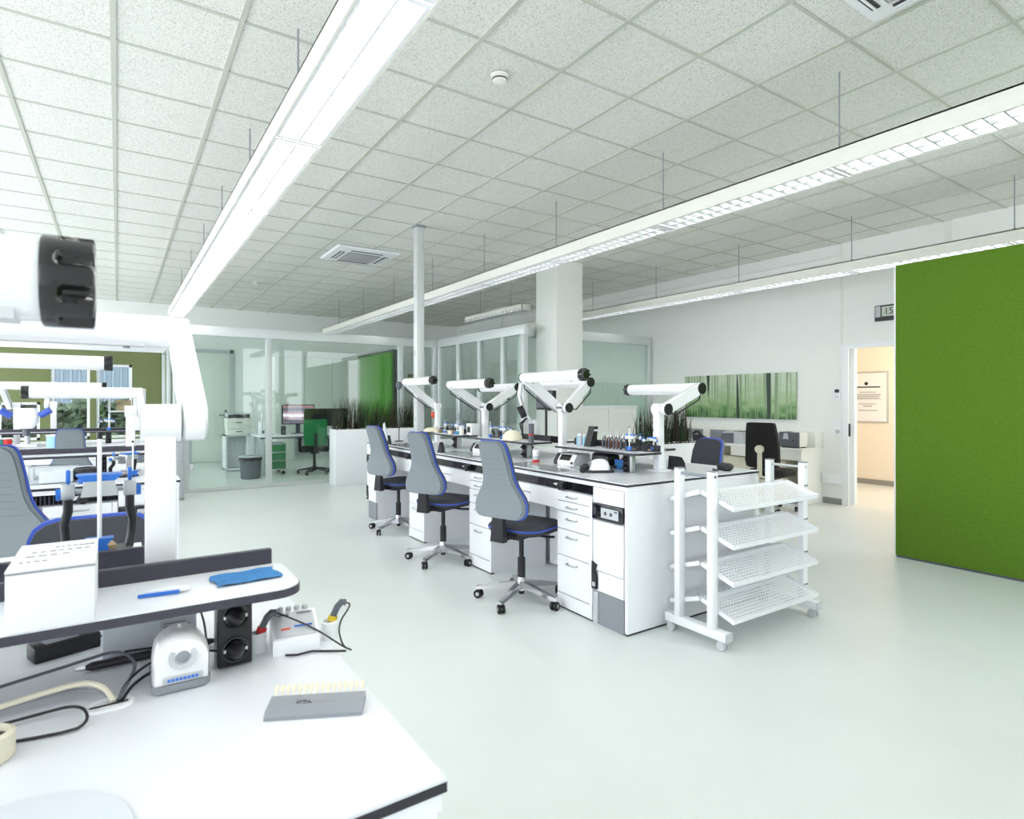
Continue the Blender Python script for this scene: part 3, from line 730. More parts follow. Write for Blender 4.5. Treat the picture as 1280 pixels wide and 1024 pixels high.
s1 = tool_shelf(.88, .25, 'near tool shelf on the long bench with pliers and articulators', (2.88, 3.71, 0), RB, [.70], G_S, True)
dup(s1, (2.88, 4.95, 0), RB, 'middle tool shelf on the long bench behind the nearest chair', G_S)
dup(s1, (2.88, 6.22, 0), RB, 'far tool shelf on the long bench behind the middle chair', G_S)
dup(s1, (3.47, 3.0, 0), RB+PI, 'tool shelf on the far side of the long bench by the single right lamp', G_S)
dup(s1, (3.47, 4.05, 0), RB+PI, 'tool shelf on the far side of the long bench at its middle', G_S)
tool_shelf(2.0, .2, 'tool shelf with dark lip across the second left bench row', (-1.72, 4.76, 0), 0, [.2, 1.6], None)
tool_shelf(2.0, .2, 'tool shelf with dark lip across the far left bench row', (-1.72, 8.38, 0), 0, [.2, 1.6], None)
# ================================================================== LAMP ARMS
def knob_mesh(r=.047, L=.044):
    m = M(); n = 96; g = 8
    def ring(x, depth, s=1):
        out = []
        for i in range(n):
            a = 2*PI*i/n; c = math.cos(g*a); k = max(0, -c)**.6 if c < 0 else 0
            rr = r*s*(1-depth*k); out.append((x, rr*math.cos(a), rr*math.sin(a)))
        return out
    m.layers([ring(0, 0, .97), ring(.002, 0), ring(L*.28, 0), ring(L*.34, .06), ring(L*.42, .22), ring(L*.97, .24), ring(L, .22, .93), ring(L+.001, .1, .5)])
    return m
KNOB = mesh('knob', knob_mesh(), 'black_gloss', 50)
DISC = None
def stadium(A, B, ax, ra, rb, th):
    """flat arm with rounded ends: hull of two discs around A and B, thickness th along ax"""
    A, B, ax = Vector(A), Vector(B), Vector(ax).normalized(); d = (B-A); d = (d-ax*d.dot(ax)).normalized(); e = ax.cross(d); n = 10
    lp = [A+(d*math.cos(t)+e*math.sin(t))*ra for t in [PI/2+PI*i/n for i in range(n+1)]]+[B+(d*math.cos(t)+e*math.sin(t))*rb for t in [-PI/2+PI*i/n for i in range(n+1)]]
    c = (A+B)/2
    return M().layers([[p+(c-p)*.03+ax*-th/2 for p in lp], [p+ax*(-th/2+.006) for p in lp], [p+ax*(th/2-.006) for p in lp], [p+(c-p)*.03+ax*th/2 for p in lp]])
def arm(t, J, E, K, side, r=.042, knob=True, tint='white_gloss', strut=True):
    """one jointed lamp arm in thing-local coordinates: pivot J on the column, elbow E, free end K; the arm swings across the tube axis"""
    J, E, K = Vector(J), Vector(E), Vector(K); ax = (K-E).normalized()
    Ja = J-ax*.064
    part('pivot', M().cyl(J-ax*.036, J+ax*.036, .038, n=28), tint, t)
    part('lower_arm', stadium(Ja, E, ax, .039, .041, .046), tint, t)
    if strut: part('pivot_cap', M().cyl(Ja-ax*.023, Ja-ax*.031, .041, n=24), 'black', t)
    if strut: part('elbow_cap', M().cyl(E-ax*.023, E-ax*.031, .042, n=24), 'black', t)
    if strut:
        d = (E-Ja).normalized(); dn = ax.cross(d).normalized()
        if dn.z > 0: dn = -dn
        q = -ax*.02
        part('gas_strut', M().tube([Ja+q+d*.02+dn*.03, Ja+q+d*.05+dn*.066, E+q-d*.06+dn*.066, E+q-d*.03+dn*.03], .0055, 6), 'black', t)
    tube = part('lamp_tube', M().cyl(E+ax*.02, K, r, n=28), tint, t)
    low = Vector((0, 0, -r*.86))
    part('lamp_cover', M().beam(E+ax*.08+low, K-ax*.02+low, r*1.25, .014), 'lamp_panel', tube)
    for q in (E+ax*.12, K-ax*.12): part('cover_screw', M().cyl(q+low*1.1, q+low*1.35, .008, n=8), 'grey', tube)
    if knob:
        o = part('knob', KNOB, None, t, K); o.rotation_euler = ax.to_track_quat('X', 'Z').to_euler(); o.scale = (1,)*3
def lamp(name_label, col, zj, arms, group='jointed lamp arms', cw=.056, strut=True):
    """col=(x,y) world base on worktop; arms=[(E,K,side)] world coordinates"""
    t = thing('lamp_arm', name_label, 'lamp', (col[0], col[1], .911), 0, group)
    h = zj-.911
    part('column', M().box(-cw/2, cw/2, -cw/2, cw/2, .012, h+.02, .004), 'white_gloss', t)
    part('base_plate', M().box(-.06, .06, -.06, .06, 0, .012, .003), 'white', t)
    part('column_head', M().cyl((-.036, 0, h), (.036, 0, h), .04, n=24), 'white_gloss', t)
    for E, K, side in arms:
        o = Vector((col[0], col[1], .911))
        arm(t, (0, 0, h), Vector(E)-o, Vector(K)-o, Vector(side), strut=strut)
    return t
X0 = (1, 0, 0)
lamp('twin lamp arm on the long bench, largest lamp head, above the nearest work chair', (3.17, 3.975), 1.35, [((2.82, 4.04, 1.60), (2.82, 3.31, 1.60), X0), ((3.41, 3.91, 1.57), (3.41, 4.59, 1.57), X0)])
lamp('twin lamp arm at the middle of the long bench, above the middle work chair', (3.17, 5.26), 1.345, [((2.80, 5.325, 1.57), (2.80, 4.59, 1.57), X0), ((3.52, 5.196, 1.554), (3.52, 5.9, 1.554), X0)])
lamp('lamp arm at the far end of the long bench in front of the service post', (3.2, 6.42), 1.345, [((2.815, 6.48, 1.63), (2.815, 5.77, 1.63), X0)])
lamp('single lamp arm at the near right end of the long bench pointing left', (3.2, 2.92), 1.35, [((3.56, 2.856, 1.50), (3.56, 3.555, 1.50), X0)])
# left rows
lamp('large white lamp arm in the left foreground, column behind the foreground shelf', (.075, 1.457), 1.363, [((.139, 1.86, 1.597), (-.58, 1.86, 1.60), X0)], strut=False)
lamp('closest lamp head with big black knob, cut by the left picture edge', (-.95, 1.457), 1.35, [((-1.014, .77, 1.533), (-.064, .77, 1.533), X0)], strut=False)
lamp('lamp arm with knob at its left end on the second left bench row', (.075, 5.04), 1.335, [((.139, 5.45, 1.47), (-.53, 5.45, 1.47), X0)], strut=False)
lamp('lamp head with knob at its right end over the second left bench row', (-.95, 5.04), 1.35, [((-1.014, 4.40, 1.64), (-.07, 4.40, 1.64), X0)], strut=False)
lamp('lamp head over the far left bench row, thin in the distance', (-.95, 8.66), 1.35, [((-1.014, 8.1, 1.57), (-.15, 8.1, 1.57), X0)], strut=False)
lamp('white lamp column with black joint cap left on the far left bench row', (-.62, 8.66), 1.36, [((-.684, 8.9, 1.5), (-.05, 8.9, 1.5), X0)], strut=False)
# ================================================================== SHELF TROLLEY
tt = thing('shelf_trolley', 'white wheeled trolley with sloping perforated shelves at the bench end', 'trolley', (2.845, 2.1, 0))
TW = .93
for k, x in enumerate((0, TW)):
    part('foot', M().box(x-.03, x+.03, -.02, .42, .055, .105, .004), 'white', tt)
    part('foot_cap', M().box(x-.031, x+.031, -.026, -.018, .054, .106, .003), 'grey_light', tt)
    for y in (.09, .33):
        u = part('upright', M().box(x-.025, x+.025, y-.02, y+.02, .105, 1.0, .003), 'white', tt)
        part('end_cap', M().box(x-.026, x+.026, y-.021, y+.021, 1.0, 1.005), 'grey', u)
        if x > 0:
            for z in (.20, .415, .63, .85): part('screw_pair', M().cyl((x-.012, y-.02, z), (x-.012, y-.024, z), .006, n=8).cyl((x+.012, y-.02, z), (x+.012, y-.024, z), .006, n=8), 'grey_dark', u)
    part('push_rail', M().cyl((x, .07, .972), (x, .35, .972), .009, n=10), 'grey' if k == 0 else 'alu', tt)
    for y in (.02, .38):
        c = part('caster', M().cyl((x-.024, y, .027), (x-.008, y, .027), .027, n=18).cyl((x-.01, y, .027), (x+.01, y, .027), .012, n=8).cyl((x+.008, y, .027), (x+.024, y, .027), .027, n=18).box(x-.02, x+.02, y-.012, y+.02, .03, .055, .005), 'grey_light', tt)
def tray_mesh():
    m = M(); nx, ny = 30, 8; L = .865; D = .232
    # perforated sheet: grid with square holes left open
    xs = [0]; mx = .035; cw = (L-2*mx)/nx
    for i in range(nx): xs += [mx+i*cw+cw*.27, mx+i*cw+cw*.73]
    xs.append(L); ys = [0]; my = .022; ch = (D-2*my)/ny
    for j in range(ny): ys += [my+j*ch+ch*.27, my+j*ch+ch*.73]
    ys.append(D)
    V = {}
    def v(i, j):
        if (i, j) not in V: V[(i, j)] = m.bm.verts.new((xs[i], ys[j], 0))
        return V[(i, j)]
    for i in range(len(xs)-1):
        for j in range(len(ys)-1):
            if i % 2 == 1 and j % 2 == 1: continue
            m.face([v(i, j), v(i+1, j), v(i+1, j+1), v(i, j+1)])
    return m
TRAY = mesh('perforated_sheet', tray_mesh(), 'white')
RIM = mesh('tray_rim', M().box(0, .865, -.002, .002, -.012, .014).box(-.002, .002, 0, .232, -.012, .014).box(.863, .867, 0, .232, -.012, .014).box(0, .865, .230, .234, -.012, .006), 'white')
sl = math.atan2(.072, .22)
for z in (.785, .57, .36, .15):
    for front in (0, 1):
        if front: t_ = part('tray', RIM, None, tt, (.032, -.03, z+.01)); t_.rotation_euler = (sl, 0, 0)
        else: t_ = part('tray', RIM, None, tt, (TW-.032, .43, z+.01)); t_.rotation_euler = (sl, 0, PI)
        part('perforated_sheet', TRAY, None, t_)
# ================================================================== FOREGROUND BENCH ITEMS
ZS = 1.055; ZD = .91
# cardboard box on the shelf
bx = thing('cardboard_box', 'white cardboard box with faint print standing on the foreground shelf', 'box', (-.0865, 1.265, ZS), .0)
part('carton', M().box(-.0555, .0555, -.1, .098, 0, .094, .002), 'paper', bx)
lid = part('lid', M().box(-.056, .056, -.1005, .0985, .094, .0955), 'paper', bx)
part('lid_seam', M().box(-.0562, .0562, -.1012, -.1002, .090, .0925), 'print', bx)
for r_, (y, w, x0) in enumerate(((.05, .045, -.005), (.02, .065, -.035), (-.01, .05, -.04), (-.05, .03, -.045))):
    n = 7 if r_ < 2 else 4
    for k in range(n): part('print_mark', M().box(x0+k*w/n*1.3, x0+k*w/n*1.3+w/n*random.uniform(.6, 1.0), y, y+.009, .0955, .0959), 'print', lid)
part('print_dash', M().box(.035, .05, .05, .053, .0955, .0959), 'ink', lid)
# blue cloth
cl = M(); nx, ny = 10, 8; g = [[cl.bm.verts.new((-.06+.12*i/nx+.004*math.sin(j*.9), -.045+.085*j/ny, .003+.0009*math.sin(i*1.1+j*.7)+.0006*math.sin(j*2.1))) for j in range(ny+1)] for i in range(nx+1)]
for i in range(nx):
    for j in range(ny): cl.face([g[i][j], g[i+1][j], g[i+1][j+1], g[i][j+1]])
solo('cloth', cl, 'cloth_blue', 'folded blue cloth lying on the foreground shelf', 'cloth', (.213, 1.285, ZS+.001), .05)
tw = thing('spatula', 'white plastic tool with blue grip lying on the foreground shelf', 'tool', (.075, 1.255, ZS+.004), -.06)
part('blade', M().prism([(-.035, -.004), (.028, -.007), (.038, 0), (.028, .008), (-.03, .005)], 'z', 0, .006), 'white', tw)
part('grip', M().beam((-.045, -.006, .0), (.02, -.008, .0), .004, .006), 'art_blue', tw)
# sensor hand-scanner with rounded front
sc = thing('dispenser', 'white arched desk device with round grey sensor on the foreground bench', 'device', (.092, 1.165, ZD), .0)
pr = [(-.043, .012), (-.043, .04)]+[(.043*math.cos(PI-PI*i/14), .055+.04*math.sin(PI*i/14)) for i in range(15)]+[(.043, .04), (.043, .012)]
def arch(k, y): return [(x*(1-k), y-(z*.16), .012+(z-.012)*(1-k*.6)) for x, z in pr]
part('shell', M().layers([[(x*.93, y+.10, z*.93+.001) for x, y, z in arch(0, 0)], [(x*1.02, y+.05, z) for x, y, z in arch(0, 0)], [(x, y+.012, z) for x, y, z in arch(0, 0)], [(x*.93, y+.002, .012+(z-.012)*.96) for x, y, z in arch(0, 0)]]).xf(tr(0, 0, 0)), 'white_gloss', sc)
part('foot', pillow(M(), rrect(.09, .115, .014, 4, 0, .052), [(.004, 0), (0, .004), (0, .015)]), 'grey', sc)
rg = part('sensor_ring', M().lathe([(.022, 0), (.021, -.003), (.0135, -.002), (.012, .002)], n=24, axis='y'), 'grey_light', sc, (.001, -.009, .062)); rg.rotation_euler = (-.16, 0, 0)
part('sensor_dome', M().sph((0, 0, 0), .011, 1, .5, 1), 'grey', sc, (.001, -.0085, .061))
nl = part('name_plate', M().box(-.03, .032, -.0045, -.001, .016, .029, .002, 1), 'grey_light', sc)
for k in range(8): part('print_mark', M().box(-.022+k*.006, -.0175+k*.006, -.0052, -.0045, .020, .025), 'art_blue', nl)
# wax-knife control unit with two handpieces
wx_ = thing('wax_knife_unit', 'white electric wax knife unit with red and yellow handpieces', 'device', (.297, 1.245, ZD), -.12)
part('case', M().prism([(-.035, 0), (.05, 0), (.05, .055), (.035, .062), (-.035, .03)], 'x', -.042, .046), 'white', wx_)
fc = part('control_face', M().layers([[(-.036, -.031, .0335), (.04, -.031, .0335), (.04, .028, .0605), (-.036, .028, .0605)], [(-.036, -.0315, .0345), (.04, -.0315, .0345), (.04, .0275, .0615), (-.036, .0275, .0615)]]), 'grey_light', wx_)
for k in range(4): part('dial', M().lathe([(.006, 0), (.006, .006), (.004, .008)], (-.022+k*.016, .036, .064), 12), 'grey_light', wx_)
part('print_mark', M().box(-.03, -.008, .018, .021, .0595, .061).box(.008, .036, .02, .022, .060, .0615), 'grey_dark', fc)
part('print_mark', M().box(.0, .034, -.012, -.009, .0445, .047), 'art_blue', fc); part('print_mark', M().box(-.025, -.008, -.016, -.013, .0425, .0455), 'orange_red', fc)
for s, c, x in ((-1, 'red', -.066), (1, 'yellow', .072)):
    part('holder', M().lathe([(.016, .0), (.016, .036), (.0125, .038), (.0115, .03)], (x, .01, 0), 16), 'white', wx_)
    h = part('handpiece', M().tube([(x, .01, .022), (x+.009, .012, .048), (x+.017, .013, .064), (x+.026, .014, .072), (x+.034, .014, .070)], .007, 10), 'grey_dark', wx_)
    part('colour_ring', M().cyl((x+.005, .011, .036), (x+.0085, .0117, .046), .0095, n=12), c, wx_)
    pts = [Vector(p) for p in ((x+.034, .014, .070), (x+.046, .008, .066), (.06+.022*s, -.025, .04), (.085, -.06, .008), (.10, -.075, .003))]
    for _ in range(2): pts = [pts[0]]+[q for a, b in zip(pts, pts[1:]) for q in (a*.75+b*.25, a*.25+b*.75)]+[pts[-1]]
    part('cable', M().tube(pts, .0018, 6), 'black', wx_)
part('mains_cable', M().tube([(-.02, -.042, .003), (0, -.05, .003), (.03, -.045, .003), (.055, -.058, .003), (.09, -.075, .003)], .0022, 6), 'black', wx_)
# shade guide with tooth tabs
sg = thing('shade_guide', 'grey dental shade guide with a row of tooth samples on the foreground bench', 'shade guide', (.268, .972, ZD), -.46)
part('base', M().prism([(-.028, 0), (.02, 0), (.02, .016), (-.02, .012), (-.028, .006)], 'x', -.075, .075), 'grey', sg)
text('VITA', .012, 'ink', sg, (-.02, -.006, .0142), (.1, 0, 0))
part('print_mark', M().box(.0, .035, -.004, -.001, .0141, .0146), 'print', sg)
tb = mesh('tooth_tab', M().sph((0, .0, .006), .0042, .9, .55, 1.7, 8, 6).cyl((0, 0, -.012), (0, 0, .002), .0016, n=6), 'tooth')
for k in range(16): o = part('tooth_tab', tb, None, sg, (-.069+k*.0092, .026, .018)); o.rotation_euler = (-.5, 0, 0)
# power brick, tablet pen tray, labelled case, cables, grommet, roll, round plate
pb = thing('power_supply', 'black power supply brick among the cables on the foreground bench', 'power supply', (-.088, 1.47, ZD), .35)
part('case', M().box(-.055, .055, -.025, .025, 0, .03, .004), 'black', pb); part('type_label', M().box(-.035, .02, -.015, .012, .03, .0304), 'grey', pb)
lc = thing('labelled_case', 'pale grey case with a printed label under the foreground shelf', 'case', (.05, 1.385, ZD), .0)
part('case', M().box(-.075, .085, -.012, .008, 0, .07, .003), 'plate_grey', lc); lb_ = part('label_sheet', M().box(.02, .08, -.0132, -.012, .03, .058), 'grey_light', lc)
for k in range(4): part('print_mark', M().box(.026, .074-.008*(k % 2), -.0138, -.0132, .033+k*.006, .035+k*.006), 'grey_dark', lb_)
pn = thing('pen_tray', 'long dark pen-shaped bar in front of the labelled case', 'pen', (.05, 1.345, ZD), .03)
part('barrel', M().tube([(-.10, 0, .008), (-.09, 0, .008), (.08, 0, .008), (.1, 0, .008), (.115, 0, .008)], .008, 10, lambda t: .008 if .2 < t < .8 else .004), 'edge', pn); part('tip', M().cyl((-.115, 0, .008), (-.10, 0, .008), .003, .006, 8), 'chrome', pn); part('clip', M().box(.05, .10, -.002, .002, .015, .018), 'grey', pn)
gr = thing('cable_grommet', 'white oval cable grommet in the foreground worktop', 'grommet', (-.012, 1.175, ZD))
part('ring', M().layers([[(x, y, z) for x, y in rrect(.07-k, .05-k, .022, 6)] for k, z in ((0, 0), (.004, .003), (.012, .003), (.014, .001))]), 'white', gr)
cab = [([(-.30, 1.26, .925), (-.06, 1.30, .945), (0.0, 1.30, .955), (.03, 1.26, .94), (.015, 1.2, .93), (0, 1.175, .915)], .0028, 'grey_dark', 'grey cable looping left across the foreground bench to the grommet'),
       ([(-.30, 1.18, .92), (-.06, 1.215, .945), (-.02, 1.20, .935), (-.006, 1.175, .915)], .0045, 'beige', 'beige thick cable arching over the grommet on the left'),
       ([(-.30, 1.20, .915), (-.08, 1.23, .93), (-.03, 1.20, .93), (-.005, 1.178, .915)], .003, 'grey', 'grey cable beside the beige cable'),
       ([(-.30, 1.17, .913), (-.06, 1.10, .913), (-.035, 1.12, .918), (-.05, 1.17, .925), (-.10, 1.18, .92), (-.30, 1.15, .92)], .0024, 'black', 'black cable looping at the left edge of the foreground bench'),
       ([(.0, 1.175, .912), (.01, 1.2, .93), (.04, 1.235, .94), (.075, 1.26, .94)], .0024, 'black', 'black cable running from the grommet to the arched device'),
       ([(.005, 1.175, .912), (.02, 1.21, .92), (.05, 1.24, .925), (.07, 1.25, .92)], .0028, 'black', 'lower black cable between grommet and arched device'),
       ([(.01, 1.31, .945), (.06, 1.32, .938), (.10, 1.30, .94), (.13, 1.25, .94), (.165, 1.213, .944)], .0022, 'black', 'black cable plugged into the foreground socket post'),
       ([(-.03, 1.48, .925), (.0, 1.46, .95), (.02, 1.40, .99), (.03, 1.36, 1.037)], .002, 'black', 'thin black cable rising from the power supply to the shelf'),
       ([(.15, 1.345, .92), (.145, 1.345, .97), (.12, 1.34, 1.037)], .002, 'black', 'thin black cable hanging by the labelled case')]
for pts, r, m_, lab in cab:
    # smooth the path
    P = [Vector(p) for p in pts]
    for _ in range(2): P = [P[0]]+[q for a, b in zip(P, P[1:]) for q in (a*.75+b*.25, a*.25+b*.75)]+[P[-1]]
    tag(part('cable', M().tube(P, r, 7), m_), lab, 'cable', 'cables on the foreground bench')
rl = thing('tape_roll', 'beige round tub at the left edge of the foreground bench', 'tub', (-.150, 1.085, ZD))
part('wall', M().lathe([(.026, 0), (.03, .004), (.03, .036), (.024, .04), (.022, .036), (.022, .006)], n=28), 'beige', rl); part('dark_core', M().lathe([(.0215, .006), (.0215, .03)], n=20), 'black', rl)
dp = thing('round_plate', 'pale grey round cutting plate on the foreground bench, lower left corner', 'plate', (-.105, .83, ZD))
part('disc', M().lathe([(.12, 0), (.122, .002), (.12, .004), (.02, .004)], n=64), 'plate_grey', dp); part('paper_card', M().box(-.02, .06, -.06, -.01, .0042, .005), 'paper', dp)
# ================================================================== ARTICULATORS
def articulator(label, loc, rz, group='dental articulators', sc=1.0, accent='art_blue', post='black'):
    t = thing('articulator', label, 'articulator', loc, rz, group)
    part('base', M().prism([(-.05, -.045), (.05, -.045), (.075, .05), (-.075, .05)], 'z', 0, .01), 'black', t)
    for s in (-1, 1):
        x = s*.068
        part('upright', M().tube([(x*.98, .045, .005), (x*1.08, .055, .03), (x*1.12, .05, .06), (x, .03, .085), (x, .028, .112)], .011, 10), post, t)
        h = part('condyle_block', M().box(x-.015, x+.015, .014, .044, .108, .138, .004), 'alu', t)
        part('thumb_screw', M().cyl((x+s*.015, .03, .118), (x+s*.026, .03, .118), .011, n=12), accent, h)
        part('lock_screw', M().box(x-.005, x+.005, .022, .034, .138, .164, .003), accent, h)
    part('hinge_bar', M().cyl((-.07, .03, .122), (.07, .03, .122), .005, n=8), 'alu', t)
    up = part('upper_frame', M().prism([(-.036, .03), (.036, .03), (.022, -.055), (-.022, -.055)], 'z', .136, .146), 'white', t)
    part('frame_front', M().prism([(-.04, .118), (.04, .118), (.032, .146), (-.032, .146)], 'y', -.062, -.05), 'alu', t)
    part('wing', M().prism([(-.05, .158), (.05, .158), (.03, .144), (-.03, .144)], 'y', -.06, .0), accent, t)
    part('incisal_pin', M().cyl((0, -.066, .028), (0, -.066, .225), .005, n=10), 'white', t)
    part('pin_cap', M().cyl((0, -.066, .225), (0, -.066, .238), .0064, n=10), 'black', t)
    part('incisal_table', M().prism([(-.022, .012), (.022, .012), (.016, .03), (.03, .042), (-.03, .042), (-.016, .03)], 'y', -.085, -.05), accent, t)
    part('mount_screw', M().lathe([(.018, .01), (.02, .018), (.012, .024)], (.018, .0, 0), 12), 'wood', t)
    t.scale = (sc,)*3
    return t
a0 = articulator('large articulator with blue screws behind the white cardboard box', (-.035, 1.66, ZS), .02); a0.scale = (.87, .87, 1.2)
G_A = 'dental articulators'
def art(label, loc, rz, sc=.9):
    r = dup(a0, loc, rz, label, G_A); r.scale = (sc,)*3; return r
art('articulator on the second left bench row beside the black bowl', (.05, 4.66, ZD), .5, 1.0)
art('articulator on the near shelf of the long bench right of the pliers', (3.04, 3.02, ZS), -1.2, .74)
art('dark articulator at the near end of the long bench shelf beside the lamp column', (3.10, 2.9, ZS+.001), 1.9, .62)
art('articulator on the middle shelf of the long bench, left of the plaster model', (3.0, 4.62, ZS), -1.0, .7)
art('articulator on the middle shelf of the long bench near the lamp column', (3.02, 4.84, ZS), -1.5, .7)
art('articulator on the far shelf of the long bench', (3.02, 5.55, ZS), -1.1, .7)
art('second articulator on the far shelf of the long bench', (3.0, 5.75, ZS), -1.4, .7)
art('articulator on the far left bench row', (-.10, 8.45, ZS), .2, .9)
# ================================================================== ITEMS ON THE LONG BENCH
def plate(x0, x1, y0, y1, lab):
    t = thing('glass_plate', lab, 'plate', ((x0+x1)/2, (y0+y1)/2, ZD), 0, 'shiny desk plates')
    part('sheet', M().box(x0-(x0+x1)/2, x1-(x0+x1)/2, y0-(y0+y1)/2, y1-(y0+y1)/2, .0005, .003), 'mirror_plate', t)
plate(2.535, 2.83, 3.25, 3.93, 'shiny grey desk plate at the nearest workplace of the long bench')
plate(2.535, 2.83, 4.5, 5.2, 'shiny grey desk plate at the middle workplace of the long bench')
plate(2.535, 2.83, 5.8, 6.45, 'shiny grey desk plate at the farthest workplace of the long bench')
def furnace(lab, loc, rz):
    t = thing('heater_unit', lab, 'device', loc, rz, 'white bench devices')
    part('case', M().prism([(-.09, 0), (.09, 0), (.09, .03), (.05, .082), (-.09, .085)], 'x', -.11, .07), 'white', t)
    part('side_cover', M().prism([(-.09, 0), (.092, 0), (.092, .03), (.05, .084), (-.09, .087)], 'x', .07, .11), 'black', t)
    part('display', M().layers([[(-.06, .086, .036), (.05, .086, .036), (.05, .056, .076), (-.06, .056, .076)], [(-.06, .089, .039), (.05, .089, .039), (.05, .059, .079), (-.06, .059, .079)]]), 'black_gloss', t)
    part('knob', M().cyl((-.09, .09, .02), (-.09, .098, .02), .01, n=12), 'black', t)
    return t
furnace('white bench device with black display by the nearest lamp column', (2.98, 3.62, ZD), RB+PI+.1)
fu = furnace('white bench device with dark display by the middle lamp column', (2.98, 4.96, ZD), RB+PI+.1)
def jar(lab, loc, bands, r=.028, h=.09, grp='small bench containers'):
    t = thing('jar', lab, 'jar', loc, 0, grp); z = 0
    for m_, k in bands: part('band', M().cyl((0, 0, z+.0005), (0, 0, z+h*k), r, n=18), m_, t); z += h*k
    part('lid', M().lathe([(r*1.06, z), (r*1.06, z+.012), (r*.6, z+.014)], n=18), 'white', t)
jar('red and white jar on the long bench beside the nearest lamp column', (2.82, 3.88, ZD), (('red', .25), ('grey_light', .35), ('white', .4)))
# hand piece motor (white rounded unit with dark foot)
mt_ = thing('polishing_unit', 'white rounded polishing motor with black foot at the near corner of the long bench', 'device', (2.80, 3.10, ZD), -.5)
part('foot', pillow(M(), rrect(.20, .11, .04), [(.005, 0), (0, .004), (.004, .018)]), 'edge', mt_)
part('hood', M().layers([[(x*k, y*k2, z) for x, y in rrect(.15, .09, .04)] for k, k2, z in ((1, 1, .018), (.98, 1, .045), (.8, .85, .075), (.5, .5, .09), (.2, .2, .094))]), 'white_gloss', mt_)
part('port', M().cyl((-.075, 0, .045), (-.05, 0, .055), .026, n=16), 'grey', mt_); part('chuck', M().cyl((-.115, 0, .04), (-.07, 0, .045), .02, n=12).box(-.135, -.105, -.03, .03, .0, .05, .006), 'black', mt_)
part('rear_plug', M().cyl((.08, 0, .04), (.12, 0, .035), .012, n=10), 'black', mt_)
bxs = thing('storage_box', 'black storage box under the near shelf of the long bench', 'box', (3.08, 3.34, ZD), RB)
part('box', M().box(-.09, .09, -.06, .06, 0, .085, .004), 'black', bxs); part('cover', pillow(M(), rrect(.20, .14, .04), [(.01, .085), (0, .09), (.02, .105), (.06, .11)]), 'lip', bxs)
bb = thing('storage_box', 'blue box beside the black storage box under the near shelf', 'box', (3.07, 3.12, ZD), RB)
part('box', M().box(-.07, .07, -.04, .04, 0, .06, .003), 'cloth_blue', bb); part('cover', M().box(-.072, .072, -.042, .042, .06, .07, .003), 'art_blue', bb)
# pliers in a rack, phone stand, bottles on the near shelf
for k in range(6):
    p = thing('pliers', ['far', 'second', 'third', 'fourth', 'fifth', 'near'][k]+('most' if k in (0, 5) else '')+' steel pliers in the row on the near shelf of the long bench', 'pliers', (3.03+.012*(k % 2), 3.30-.038*k, ZS), RB+.12*(k % 3-1), 'pliers on the near shelf')
    for s in (-1, 1): part('handle', M().tube([(s*.016, 0, 0), (s*.024, 0, .03), (s*.018, 0, .065), (s*.004, 0, .09)], .0055, 7), 'pic_red' if k in (1, 3) else 'grey_dark', p)
    part('jaw', M().tube([(0, 0, .088), (-.004, 0, .105), (-.002, 0, .13)], .005, 6, lambda t: .0065-.005*t), 'alu', p)
    part('pivot', M().cyl((0, -.009, .092), (0, .009, .092), .008, n=10), 'alu', p)
ph = thing('phone_stand', 'tall black leaning pack with white band on the near shelf of the long bench', 'pack', (3.05, 3.48, ZS), RB)
part('body', M().prism([(-.035, 0), (.03, 0), (.05, .155), (.015, .155)], 'x', -.035, .035), 'black', ph); part('band', M().prism([(-.0365+.043, .119), (.048, .119), (.0485, .134), (.010, .134)], 'x', -.0355, .0355), 'white', ph)
for k, (m_, dy) in enumerate((('sky_blue', 3.56), ('grey_light', 3.61), ('sky_blue', 3.635))):
    b_ = thing('bottle', ['light blue tube bottle on the near shelf beside the black pack', 'clear grey bottle on the near shelf of the long bench', 'small blue bottle at the far end of the near shelf'][k], 'bottle', (3.06, dy, ZS), 0, 'bottles on the near shelf')
    part('body', M().lathe([(.014, 0), (.015, .003), (.015, .06), (.006, .075)], n=14), m_, b_); part('cap', M().cyl((0, 0, .075), (0, 0, .095), .007, n=10), 'white', b_)
# microscope-like camera arm with dark cylinder, plaster model on the middle shelf
mc = thing('camera_stand', 'dark cylinder on a stand with cables at the middle shelf of the long bench', 'camera', (2.93, 4.10, ZS), 0)
part('barrel', M().cyl((0, 0, .0), (0, 0, .16), .024, n=18), 'grey_dark', mc); part('red_ring', M().cyl((0, 0, .06), (0, 0, .072), .0246, n=18), 'red', mc)
part('neck', M().tube([(0, 0, .16), (-.01, .01, .2), (-.03, .02, .23), (-.05, .05, .28), (-.06, .09, .40)], .018, 10), 'alu', mc)
part('round_head', M().cyl((-.09, .05, .25), (-.05, .03, .27), .052, n=24), 'black', mc); part('arm', M().tube([(-.06, .09, .40), (-.04, .09, .50)], .02, 10), 'white', mc)
for k in range(4): part('cable', M().tube([(-.02, .02, .22), (-.05-.012*k, .05, .16), (-.045-.01*k, .06, .08+.02*k), (-.02, .05+.01*k, .03)], .004, 6), 'black', mc)
pm_ = thing('plaster_model', 'cream plaster model on the middle shelf of the long bench', 'model', (2.95, 4.42, ZS)); part('dome', M().layers([[(x, y, z) for x, y in rrect(.15*k, .19*k, .06*k)] for k, z in ((.95, 0), (1, .01), (.9, .045), (.65, .075), (.3, .09))]), 'plaster', pm_); part('base', M().box(-.06, .06, -.08, .08, -.0, .008), 'white', pm_)
